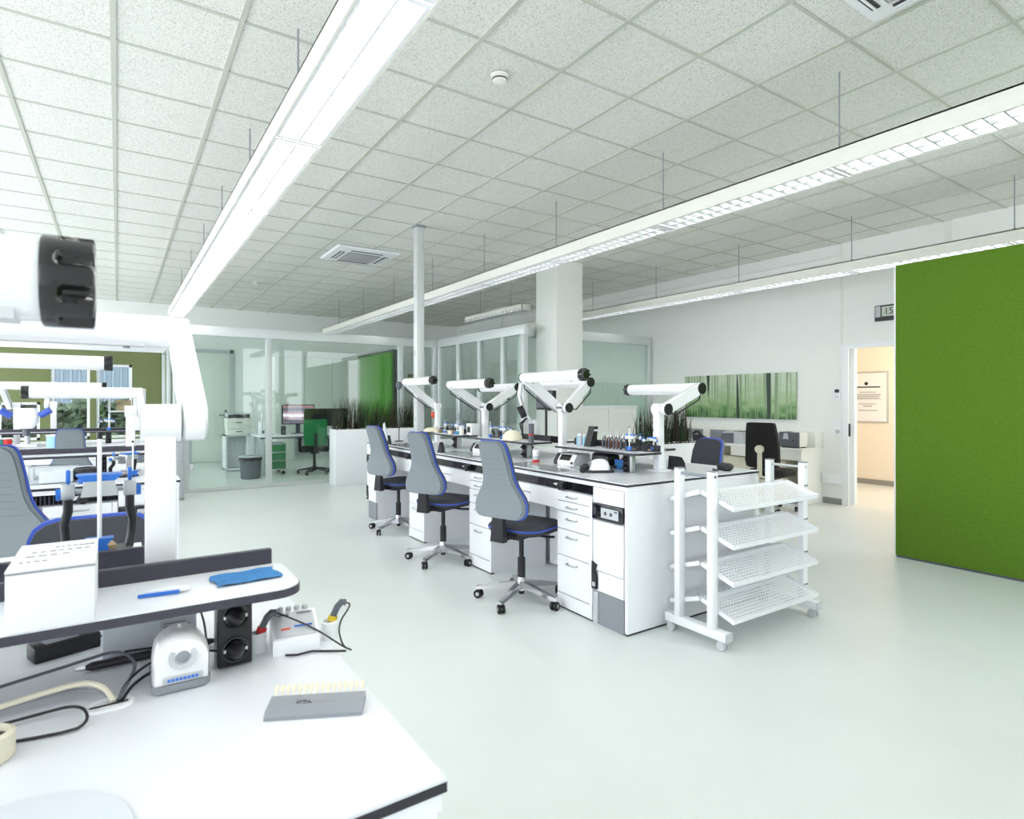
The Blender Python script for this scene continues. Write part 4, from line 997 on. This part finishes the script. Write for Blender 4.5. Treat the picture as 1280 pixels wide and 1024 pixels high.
pm2 = thing('plaster_model', 'cream plaster model on the far shelf of the long bench', 'model', (2.96, 6.08, ZS)); part('dome', M().layers([[(x, y, z) for x, y in rrect(.16*k, .2*k, .06*k)] for k, z in ((.95, 0), (1, .01), (.85, .035), (.5, .05))]), 'plaster', pm2); part('base', M().box(-.09, .09, -.11, .11, 0, .006), 'edge', pm2)
for k in range(7):
    tag(part('dental_cast', M().layers([[(x, y, z) for x, y in rrect(.05*q, .045*q, .015*q)] for q, z in ((1, 0), (1, .02), (.8, .03+.004*(k % 3)), (.4, .034))]), ['plaster', 'beige', 'pic_tan'][k % 3], None, (2.97+.06*(k % 2), 5.98-.055*k, ZS), .3*k), ['far', 'second', 'third', 'fourth', 'fifth', 'sixth', 'near'][k]+('most' if k in (0, 6) else '')+' plaster dental cast in the row on the far bench shelf', 'dental cast', 'dental casts on the far shelf')
for k, (m_, y, x) in enumerate((('teal', 5.45, 2.97), ('white', 5.40, 3.06), ('cream', 5.36, 2.95), ('art_blue', 5.50, 3.02), ('white', 6.16, 3.05))):
    jar(['teal tub on the far shelf of the long bench', 'white tub on the far shelf by the middle lamp column', 'cream tub at the near end of the far shelf', 'blue tub on the far shelf of the long bench', 'white tub at the far end of the far shelf'][k], (x, y, ZS), ((m_, 1),), .024, .04+.02*(k % 3))
wbx = thing('white_block', 'white boxy device on the far shelf beside the middle lamp column', 'device', (3.05, 5.30, ZS)); part('box', M().box(-.05, .05, -.05, .05, 0, .12, .004), 'white', wbx); part('front_window', M().box(-.053, -.05, -.03, .03, .03, .09), 'dark_frame', wbx)
# bottle with paper: white canister and dark wedge under the far-right lamp
wc = thing('canister', 'white canister on the near end of the long bench beside a dark wedge', 'canister', (3.30, 2.98, ZD)); part('body', M().cyl((0, 0, 0), (0, 0, .13), .035, n=20), 'white', wc); part('lid', M().cyl((0, 0, .13), (0, 0, .14), .03, n=20), 'grey_light', wc)
wd = thing('dark_wedge', 'black wedge-shaped rest beside the white canister', 'rest', (3.38, 2.92, ZD)); part('wedge', M().prism([(-.04, 0), (.06, 0), (.05, .05), (.02, .09), (-.03, .10)], 'y', -.04, .04), 'black', wd); part('foot', M().box(-.042, .062, -.042, .042, 0, .006), 'grey_dark', wd)
bg_ = thing('respirator', 'crumpled black bag-like mask at the near right corner of the long bench', 'mask', (3.64, 2.69, ZD))
bm_ = M(); 
for k in range(6): bm_.sph((.03*math.cos(k*1.1), .035*math.sin(k*1.7), .022), .038, 1.15, 1, .7+.08*(k % 2))
part('body', bm_, 'black', bg_); part('strap', M().tube([(-.06, 0, .01), (-.085, .01, .006), (-.10, .03, .004), (-.07, .05, .01)], .006, 7), 'black', bg_)
# tilted clip boards / magnifier wedges at workplaces
for k, (x, y) in enumerate(((2.60, 6.47), (2.60, 5.13))):
    t = thing('bench_pin', ['grey glare shield with black wedge behind the farthest chair', 'black wedge bench pin behind the middle chair'][k], 'bench pin', (x, y, ZD))
    part('wedge', M().prism([(-.05, 0), (.05, 0), (.0, .10)], 'x', -.02, .02), 'black', t)
    if k == 0: part('shield', M().layers([[(-.03+dx, y_, z_) for y_, z_ in ((-.04, .05), (.02, .02), (.09, .12), (.10, .22), (.06, .25), (0, .16))] for dx in (0, .008)]), 'grey_light', t)
# round task light on a thin stalk by the far end
rt = thing('stalk_lamp', 'small round dark lamp on a thin stalk at the far end of the long bench', 'lamp', (2.86, 6.78, ZD))
part('stalk', M().tube([(0, 0, 0), (0, 0, .65)], .006, 8), 'black', rt); part('foot', M().cyl((0, 0, 0), (0, 0, .012), .05, n=20), 'black', rt); part('head', M().sph((0, 0, .685), .052, .7, 1, 1), 'grey_dark', rt)
# monitor arm gear on the lamp pair (dark clamp, small screen)
mo = thing('small_monitor', 'small dark monitor on a pole behind the nearest lamp column', 'monitor', (3.33, 4.42, ZS)); part('pole', M().cyl((0, 0, 0), (0, 0, .44), .012, n=10), 'black', mo)
part('case', M().box(-.02, .02, -.13, .13, .27, .45, .004), 'black', mo); part('screen', M().box(-.023, -.02, -.12, .12, .29, .44), 'grey_dark', mo); part('base', M().cyl((0, 0, 0), (0, 0, .015), .08, n=24), 'black', mo)
sb = thing('sign_box', 'white boxed leaflet with orange print on the far side shelf of the long bench', 'box', (3.33, 4.62, ZS+.002), -.3); part('box', M().box(-.03, .03, -.09, .09, 0, .17, .002), 'white', sb); part('print_mark', M().box(-.0315, -.03, -.06, .03, .03, .045).box(-.0315, -.03, -.06, .0, .06, .066), 'orange_red', sb)
cl_ = thing('switch_clip', 'orange red clip on the column of the far lamp arm', 'clip', (3.165, 6.45, 1.20)); part('body', M().box(-.028, -.0, -.02, .02, 0, .075, .004), 'orange_red', cl_); part('button', M().box(-.032, -.028, -.01, .01, .01, .03), 'plant', cl_)
ca = thing('camera_clamp', 'small dark camera clamped to the right arm of the middle lamp', 'camera', (3.43, 5.27, 1.42)); part('body', M().box(-.03, .03, -.035, .035, 0, .05, .006), 'black', ca); part('lens', M().cyl((-.03, 0, .02), (-.06, -.02, 0), .018, n=12), 'wood', ca)
# ================================================================== ITEMS ON THE LEFT ROWS
tray = thing('clear_box', 'clear plastic box with white paper on the second left bench row', 'box', (-.33, 4.55, ZD), 0)
part('box', M().box(-.11, .12, -.08, .08, 0, .105, .003), 'clear', tray); part('paper_stack', M().box(-.06, .10, -.06, .06, .004, .07, .003), 'paper', tray); part('rim', M().box(-.112, .122, -.082, -.078, .098, .107).box(-.112, -.108, -.08, .08, .098, .107), 'grey_light', tray)
bw = thing('black_bowl', 'black bowl-shaped device on the second left bench row', 'device', (-.16, 4.60, ZD)); part('bowl', M().lathe([(.05, 0), (.075, .01), (.085, .04), (.07, .075), (.05, .08), (.045, .05)], n=24), 'black', bw); part('slot', M().box(-.03, .03, -.086, -.06, .03, .05), 'grey', bw)
bs = thing('blue_dish', 'blue rubber dish in front of the black bowl', 'dish', (-.15, 4.42, ZD)); part('dish', M().lathe([(.03, 0), (.045, .004), (.06, .022), (.055, .022), (.035, .006)], n=24), 'art_blue', bs)
sk = thing('socket_box', 'white box with black switch under the shelf of the second left bench row', 'device', (-.56, 4.78, ZD)); part('box', M().box(-.10, .12, -.04, .04, 0, .09, .003), 'white', sk); part('switch', M().box(.03, .08, -.045, -.04, .02, .065, .004), 'black', sk)
mi = thing('microscope', 'white stereo microscope with purple caps on the far left bench row', 'microscope', (-.82, 8.2, ZD))
part('foot', M().box(-.1, .1, -.1, .12, 0, .03, .01), 'white', mi); part('column', M().cyl((0, .09, .03), (0, .09, .42), .025, n=14), 'alu', mi)
part('head', M().layers([[(x, y, z) for x, y in rrect(.2*k, .16*k, .05*k)] for k, z in ((.6, .2), (1, .26), (1.1, .36), (.8, .42))]), 'white', mi)
for s in (-1, 1): part('eyepiece', M().cyl((s*.12, -.04, .34), (s*.21, -.06, .40), .035, n=14), 'chair_blue', mi)
part('lens_tube', M().cyl((0, 0, .12), (0, 0, .2), .035, n=14), 'grey_dark', mi)
for k, (x, m_) in enumerate(((-1.02, 'teal'), (-.96, 'red'), (-1.1, 'white'), (-.55, 'sky_blue'))):
    jar(['teal jar on the far left bench row', 'red jar on the far left bench row', 'white jar on the far left bench row', 'light blue tub right of the microscope'][k], (x, 8.05, ZD), ((m_, 1),), .04 if k < 3 else .09, .10 if k < 3 else .12, 'jars on the far left bench')
cd_ = thing('cardboard_carton', 'white carton on the far left bench row near the bench end', 'box', (.18, 8.46, ZS+.001)); part('box', M().box(-.09, .09, -.05, .05, 0, .2, .003), 'white', cd_); part('flap', M().box(-.09, .09, -.051, -.05, .15, .155), 'grey_light', cd_)
kb = thing('keyboard_tray', 'dark keyboard on the shelf of the far left bench row', 'keyboard', (-.1, 8.47, ZS+.0)); part('case', M().box(-.26, .26, -.06, .06, .001, .03, .004), 'edge', kb); part('keys', M().box(-.24, .24, -.05, .05, .03, .036, .002), 'grey_dark', kb)
# shelf frames and rack at the very back left, small drawer cabinet behind the partition
gl = thing('glass_cabinet', 'small glass display frame with photographs by the olive wall', 'cabinet', (.1, 10.0, 0)); 
for x in (-.2, .22): 
    for y in (-.1, .1): part('post', M().box(x-.012, x+.012, y-.012, y+.012, 0, 1.58), 'alu', gl)
for z in (.3, .9, 1.25, 1.56): part('shelf', M().box(-.2, .22, -.1, .1, z, z+.02), 'alu_frame', gl)
part('picture_card', M().box(-.12, .06, -.02, -.01, 1.27, 1.42), 'pic_tan', gl); part('picture_card', M().box(.08, .18, -.03, -.02, 1.27, 1.46), 'white', gl)
fc_ = thing('filing_cabinet', 'grey filing cabinet left of the glass office door behind the lamp column', 'cabinet', (.58, 9.55, 0)); part('body', M().box(-.2, .2, 0, .5, 0, 1.1), 'grey_light', fc_)
for k in range(4):
    d = part('drawer', M().box(-.19, .19, -.015, 0, .03+k*.265, .28+k*.265, .003, 1), 'grey_light', fc_); part('handle', M().box(-.06, .06, -.03, -.015, .18+k*.265, .20+k*.265), 'black', d)
# ================================================================== PLANTERS
def grass(m, cx, cy, z0, n, h, spread):
    for k in range(n):
        x, y = cx+random.gauss(0, spread*.25), cy+random.gauss(0, spread*.14); a = random.uniform(0, 2*PI); lean = random.uniform(.02, .30)*h
        hh = h*random.uniform(.55, 1.05); w = random.uniform(.004, .009); e = Vector((-math.sin(a), math.cos(a), 0))*w
        prev = None
        for j in range(5):
            t = j/4; c = Vector((x+math.cos(a)*lean*t*t, y+math.sin(a)*lean*t*t, z0+hh*t)); ww = e*(1-t*.92)
            cur = (m.bm.verts.new(c-ww), m.bm.verts.new(c+ww))
            if prev: m.face([prev[0], prev[1], cur[1], cur[0]])
            prev = cur
    return m
def planter(label, x0, x1, y0, y1, h, plants):
    t = thing('planter', label, 'planter', (x0, y0, 0)); w, d = x1-x0, y1-y0
    part('box', M().box(0, w, 0, d, 0, h, .004), 'white', t); part('soil', M().box(.03, w-.03, .03, d-.03, h-.01, h+.006), 'soil', t)
    for k in range(60): part('pebble', PEB, None, t, (random.uniform(.05, w-.05), random.uniform(.05, d-.05), h+.004), random.uniform(0, 3))
    for k, (px, py, n, hh, lb) in enumerate(plants):
        g = thing('grass_plant', lb, 'plant', (x0+px, y0+py, h+.005), 0, 'upright grass plants in white planters')
        part('blades', grass(M(), 0, 0, 0, n, hh, .28), 'plant', g)['kind'] = 'stuff'
        part('dry_blades', grass(M(), 0, 0, 0, n//5, hh*1.05, .32), 'plant_dry', g)['kind'] = 'stuff'
PEB = mesh('pebble', M().sph((0, 0, 0), .014, 1.2, 1, .7, 6, 4), 'grey_light')
planter('long white planter in front of the glazed office partition', 2.99, 4.5, 9.72, 10.08, .93, [(.18+.3*k, .18, 110, .52, ['leftmost dark green grass plant in the planter by the glazed partition', 'second dark green grass plant in the planter by the glazed partition', 'third dark green grass plant in the planter by the glazed partition', 'fourth dark green grass plant in the planter by the glazed partition', 'rightmost dark green grass plant in the planter by the glazed partition'][k]) for k in range(5)])
planter('white planter between the long bench and the picture wall', 4.72, 5.72, 4.45, 4.82, .93, [(.14, .18, 60, .42, 'grass plant left of the lamp arm joint in the right planter'), (.40, .18, 120, .45, 'grass plant at the middle of the right planter'), (.68, .18, 130, .47, 'grass plant at the right end of the right planter')])
lw_ = thing('low_cabinet', 'white low cabinet in front of the frosted glass by the pillar', 'cabinet', (6.0, 7.15, 0)); part('body', M().box(0, 1.3, 0, .4, 0, 1.30, .004), 'wall_panel', lw_); part('top', M().box(-.01, 1.31, -.01, .41, 1.30, 1.325, .003), 'white', lw_)
for k in range(2): part('door', M().box(.01+k*.645, .64+k*.645, -.016, 0, .03, 1.28, .002, 1), 'wall_panel', lw_)
# ================================================================== WALL DESK
wd_ = thing('wall_desk', 'white desk with raised back along the picture wall', 'desk', (7.62, 4.44, 0))
part('top', M().box(-.02, .53, -.02, 3.0, .735, .765, .003), 'cream', wd_); part('end_panel', M().box(0, .53, -.0, .03, 0, .735), 'cream', wd_)
part('front_apron', M().box(.0, .02, .03, 1.1, .60, .735).box(.0, .02, 1.3, 2.98, .60, .735), 'cream', wd_); part('modesty_panel', M().box(.40, .42, .03, 2.98, .02, .735), 'beige', wd_)
part('back_box', M().box(.38, .53, -.0, 3.0, .765, .97, .003), 'cream', wd_)
for k in range(3): part('niche', M().box(.376, .381, .34+k*.78, .98+k*.78, .79, .945), 'grey', wd_)
part('end_cap', M().box(.33, .53, -.004, .30, .765, .972, .003), 'cream', wd_)
rc = thing('pedestal', 'grey pedestal cabinet under the wall desk', 'cabinet', (7.68, 5.6, 0)); part('body', M().box(0, .3, -.9, .3, 0.02, .58), 'beige', rc)
for k in range(2): part('door', M().box(-.016, 0, -.89+.6*k, -.31+.6*k, .03, .57), 'beige', rc)
cm = thing('cast_machine', 'black and cream boxy device on the right of the wall desk', 'device', (7.78, 4.62, .766))
part('rear_case', M().box(-.13, .06, -.14, .14, .015, .21, .006), 'cream', cm); part('front_case', M().box(-.155, -.13, -.14, .14, .015, .215, .004).box(-.15, .05, .06, .145, .015, .215, .004), 'grey_dark', cm)
part('viewing_port', M().prism([(.0, .12), (.08, .12), (.06, .20), (.02, .20)], 'x', -.175, -.155), 'grey_light', cm); part('foot', M().box(-.14, -.1, -.12, .12, 0, .015).box(.02, .05, -.12, .12, 0, .015), 'black', cm); part('latch', M().cyl((-.158, -.06, .1), (-.152, -.06, .1), .012, n=10), 'black', cm)
pr_ = thing('desk_printer', 'white and grey rounded desk device left of the black chair', 'device', (7.80, 5.55, .766)); part('case', M().prism([(-.2, 0), (.2, 0), (.18, .16), (.1, .19), (-.16, .18)], 'x', -.12, .10), 'grey_light', pr_) 
part('front', M().prism([(-.02, .01), (.21, .01), (.19, .15), (-.02, .16)], 'x', -.13, -.118), 'grey_dark', pr_); part('feed_slot', M().box(-.1, .06, -.16, .0, .182, .19), 'black', pr_)
tc_ = thing('phone', 'black desk telephone with handset beside the right planter', 'phone', (7.72, 6.15, .766)); part('base', M().prism([(-.1, 0), (.1, 0), (.1, .04), (-.1, .11)], 'y', -.09, .09), 'black', tc_); part('handset', M().tube([(-.07, .11, .12), (-.02, .1, .15), (.06, .1, .14), (.1, .1, .09)], .022, 8), 'black', tc_)
for k in range(3):
    j = thing('vial', ['clear vial on the wall desk left of the boxy device', 'taller clear vial on the wall desk', 'small clear vial on the wall desk next to the chair back'][k], 'vial', (7.78+.05*k, 4.95+.07*k, .766), 0, 'vials on the wall desk'); part('body', M().lathe([(.022, 0), (.024, .05), (.01, .08+.03*k)], n=14), 'grey_light', j); part('cap', M().cyl((0, 0, .08+.03*k), (0, 0, .1+.03*k), .011, n=10), 'grey', j)
ws = thing('wall_socket', 'black twin plug at the wall under the desk by the black chair', 'socket', (8.0, 5.35, .50)); part('plate', M().box(.01, .03, -.06, .06, 0, .1), 'white', ws); part('plug', M().cyl((-.03, -.03, .05), (.01, -.03, .05), .02, n=12).cyl((-.03, .03, .05), (.01, .03, .05), .02, n=12), 'black', ws)
# ================================================================== OFFICE BEHIND GLASS
cu = thing('office_cupboard', 'row of tall white cupboard doors at the back of the glazed office', 'cupboard', (3.05, 14.55, 0)); part('body', M().box(0, 2.0, .02, .52, 0, 2.44), 'wall_panel', cu)
for k in range(3):
    d = part('door', M().box(.005+k*.667, .66+k*.667, 0, .02, .08, 2.42, .003, 1), 'wall_panel', cu); part('handle', M().box(.62+k*.667, .632+k*.667, -.02, 0, 1.0, 1.2), 'alu', d)
od = struct('door_2', M().box(1.38, 2.16, YB-.03, YB, .02, 2.5, .003), 'wall_panel')
part('door_frame', M().box(1.30, 1.38, YB-.04, YB, 0, 2.58).box(2.16, 2.24, YB-.04, YB, 0, 2.58).box(1.30, 2.24, YB-.04, YB, 2.5, 2.58), 'grey_light', od); part('door_handle', M().tube([(2.08, YB-.03, 1.08), (2.08, YB-.08, 1.08), (1.93, YB-.08, 1.08)], .014, 8).box(2.05, 2.11, YB-.036, YB-.03, .95, 1.2), 'grey', od)
struct('baseboard_back', M().box(2.24, 8.1, YB-.02, YB, 0, .1).box(.95, 1.30, YB-.02, YB, 0, .1), 'skirting')
dk = thing('office_desk', 'white L-shaped office desk behind the glazed partition', 'desk', (2.2, 11.75, 0))
part('top', M().box(0, 2.3, 0, .85, .72, .75, .004), 'white', dk); part('edge', M().box(.01, 2.29, .004, .02, .69, .72), 'grey_dark', dk)
for x in (.03, 2.2):
    for y in (.04, .78): part('leg', M().box(x, x+.06, y, y+.05, 0, .72), 'alu_frame', dk)
part('modesty_panel', M().box(.8, 2.2, .76, .78, .25, .7), 'white', dk)
dw = thing('drawer_pedestal', 'green three-drawer pedestal on casters under the office desk', 'cabinet', (2.48, 11.85, 0)); part('body', M().box(-.21, .21, 0, .5, .09, .60, .004), 'alu', dw)
for k in range(3):
    d = part('drawer', M().box(-.195, .195, -.015, 0, .115+k*.162, .255+k*.162, .003, 1), 'green_drawer', dw); part('grip', M().box(-.195, .195, -.022, -.012, .255+k*.162, .265+k*.162), 'alu', d)
for x in (-.17, .17):
    for y in (.05, .45): part('caster', CASTER, None, dw, (x, y, .0), .3)
mn = thing('monitor', 'computer monitor showing a red and grey landscape on the office desk', 'monitor', (3.02, 12.25, .75), .12); part('case', M().box(-.33, .33, 0, .04, .19, .58, .006), 'black', mn); sc_ = part('screen', M().box(-.31, .31, -.004, 0, .21, .56), 'screen', mn)
part('stand', M().box(-.04, .04, .03, .06, .01, .3), 'grey_dark', mn); part('foot', M().box(-.12, .12, -.06, .12, 0, .012, .004), 'grey_dark', mn)
mn2 = thing('monitor', 'second black monitor half hidden behind the green office chair', 'monitor', (3.72, 12.2, .75), -.2); part('case', M().box(-.28, .28, 0, .04, .14, .5, .006), 'black', mn2); part('screen', M().box(-.26, .26, -.004, 0, .16, .48), 'dark_frame', mn2); part('stand', M().box(-.04, .04, .03, .06, .01, .3).box(-.1, .1, -.05, .1, 0, .012), 'grey_dark', mn2)
for k, x in enumerate((2.72, 3.28)):
    s_p = thing('desk_speaker', ['small black speaker left of the office monitor', 'small black speaker right of the office monitor'][k], 'speaker', (x-.05, 12.0, .75), 0, 'desk speakers'); part('case', M().box(-.04, .04, -.04, .04, 0, .17, .006), 'black', s_p); part('cone', M().cyl((0, -.042, .06), (0, -.038, .06), .028, n=14), 'grey_dark', s_p)
fr = thing('picture_frame', 'small framed photo on the office desk', 'picture', (3.35, 12.1, .75), -.2); part('frame', M().box(-.07, .07, 0, .012, 0, .18), 'grey_light', fr); part('photo', M().box(-.055, .055, -.003, 0, .02, .16), 'pic_tan', fr)
pk = thing('paper_tray', 'white holder at the left end of the office desk', 'holder', (2.28, 11.95, .75)); part('box', M().box(-.06, .06, -.08, .08, 0, .26, .004), 'white', pk); part('window', M().box(-.02, .02, -.084, -.08, .04, .1), 'grey_dark', pk)
bn = thing('waste_bin', 'dark grey waste bin behind the glass door', 'bin', (2.0, 11.53, 0)); part('bin', M().lathe([(.15, 0), (.165, .02), (.185, .40), (.19, .405), (.178, .40), (.155, .03)], n=28), 'grey_dark', bn); part('liner_rim', M().lathe([(.186, .33), (.195, .34), (.195, .40), (.186, .41)], n=28), 'black', bn); part('bag', M().lathe([(.192, .38), (.2, .41), (.16, .42), (.1, .38)], n=24), 'grey_light', bn)
pcb = thing('printer_cabinet', 'white open cabinet carrying the office printer', 'cabinet', (2.05, 13.3, 0))
part('carcass', M().box(-.28, .5, 0, .03, .0, .72).box(-.28, -.25, -.4, .03, 0, .72).box(.12, .15, -.4, .03, 0, .72).box(.47, .5, -.4, .03, 0, .72).box(-.28, .5, -.4, .03, .70, .72).box(-.28, .5, -.4, .03, .02, .05), 'white', pcb)
for k in range(3): part('drawer', M().box(.155, .465, -.415, -.40, .05+k*.215, .255+k*.215, .003, 1), 'white', pcb)
pn_ = thing('printer', 'white office printer with black scanner lid behind the glass door', 'printer', (2.02, 13.12, .722)); part('paper_cassette', M().box(-.2, .22, -.2, .2, 0, .12, .006), 'cream', pn_); part('body', M().box(-.21, .23, -.2, .2, .125, .34, .01), 'cream', pn_); part('scanner_lid', M().box(-.2, .22, -.19, .2, .36, .44, .008), 'grey_light', pn_); part('output_bay', M().box(-.19, .21, -.205, .1, .34, .41), 'black', pn_); part('grip', M().box(-.05, .06, -.206, -.198, .06, .075).box(-.05, .06, -.206, -.198, .24, .255), 'dark_frame', pn_)
mp_ = thing('moss_wall', 'tall green moss panel with dark frame inside the glazed office', 'panel', (4.72, 11.45, 0)); part('moss', M().box(-.03, .12, .03, 2.1, .1, 2.42, .01), 'moss', mp_); part('frame', M().box(-.02, .14, -.03, .03, 0, 2.46).box(-.02, .14, 2.1, 2.14, 0, 2.46).box(-.02, .14, -.03, 2.14, 2.42, 2.46).box(-.02, .14, -.03, 2.14, 0, .1), 'dark_frame', mp_)
for k, (x, z, w, h, m_, lb) in enumerate(((6.05, 1.86, .34, .30, 'pic_red', 'small reddish picture on the far office wall left of the service post'), (6.85, 1.86, .46, .28, 'pic_tan', 'small tan picture on the far office wall right of the service post'), (6.03, 1.02, .36, .62, 'pic_green', 'green and white poster in the far office below the reddish picture'))):
    p = thing('wall_picture', lb, 'picture', (x, YB-.02, z)); part('print', M().box(-w/2, w/2, -.02, -.004, 0, h), m_, p); part('backing', M().box(-w/2+.01, w/2-.01, -.004, .02, .01, h-.01), 'wood', p)
shf = thing('office_shelf', 'pale open shelf cabinet at the far office wall behind the far lamp arm', 'cabinet', (6.0, 14.7, 0)); part('carcass', M().box(-.3, -.27, 0, .35, 0, .95).box(.27, .3, 0, .35, 0, .95).box(-.3, .3, .33, .36, 0, .95).box(-.3, .3, 0, .35, .92, .95), 'cream', shf)
for z in (.5, .7): part('shelf', M().box(-.27, .27, .02, .33, z, z+.02), 'cream', shf)
part('door', M().box(-.27, .27, -.0, .018, .02, .48), 'wall_panel', shf); part('paper_tray', M().box(-.2, .2, .04, .3, .72, .80).box(-.2, .2, .04, .3, .525, .58), 'grey', shf)
rbd = thing('reflection_board', 'white board standing in for bright reflections in the glass between the two left lamps', 'board', (7.1, 13.2, 0)); part('board', M().box(-.55, .55, 0, .03, .9, 1.75, .004), 'white', rbd)  # white board imitates bright reflections in the glass
for s in (-.4, .4): part('leg', M().box(s-.02, s+.02, .03, .06, 0, 1.75), 'alu', rbd)
part('base_bar', M().box(-.5, .5, -.15, .2, 0, .03), 'alu', rbd)
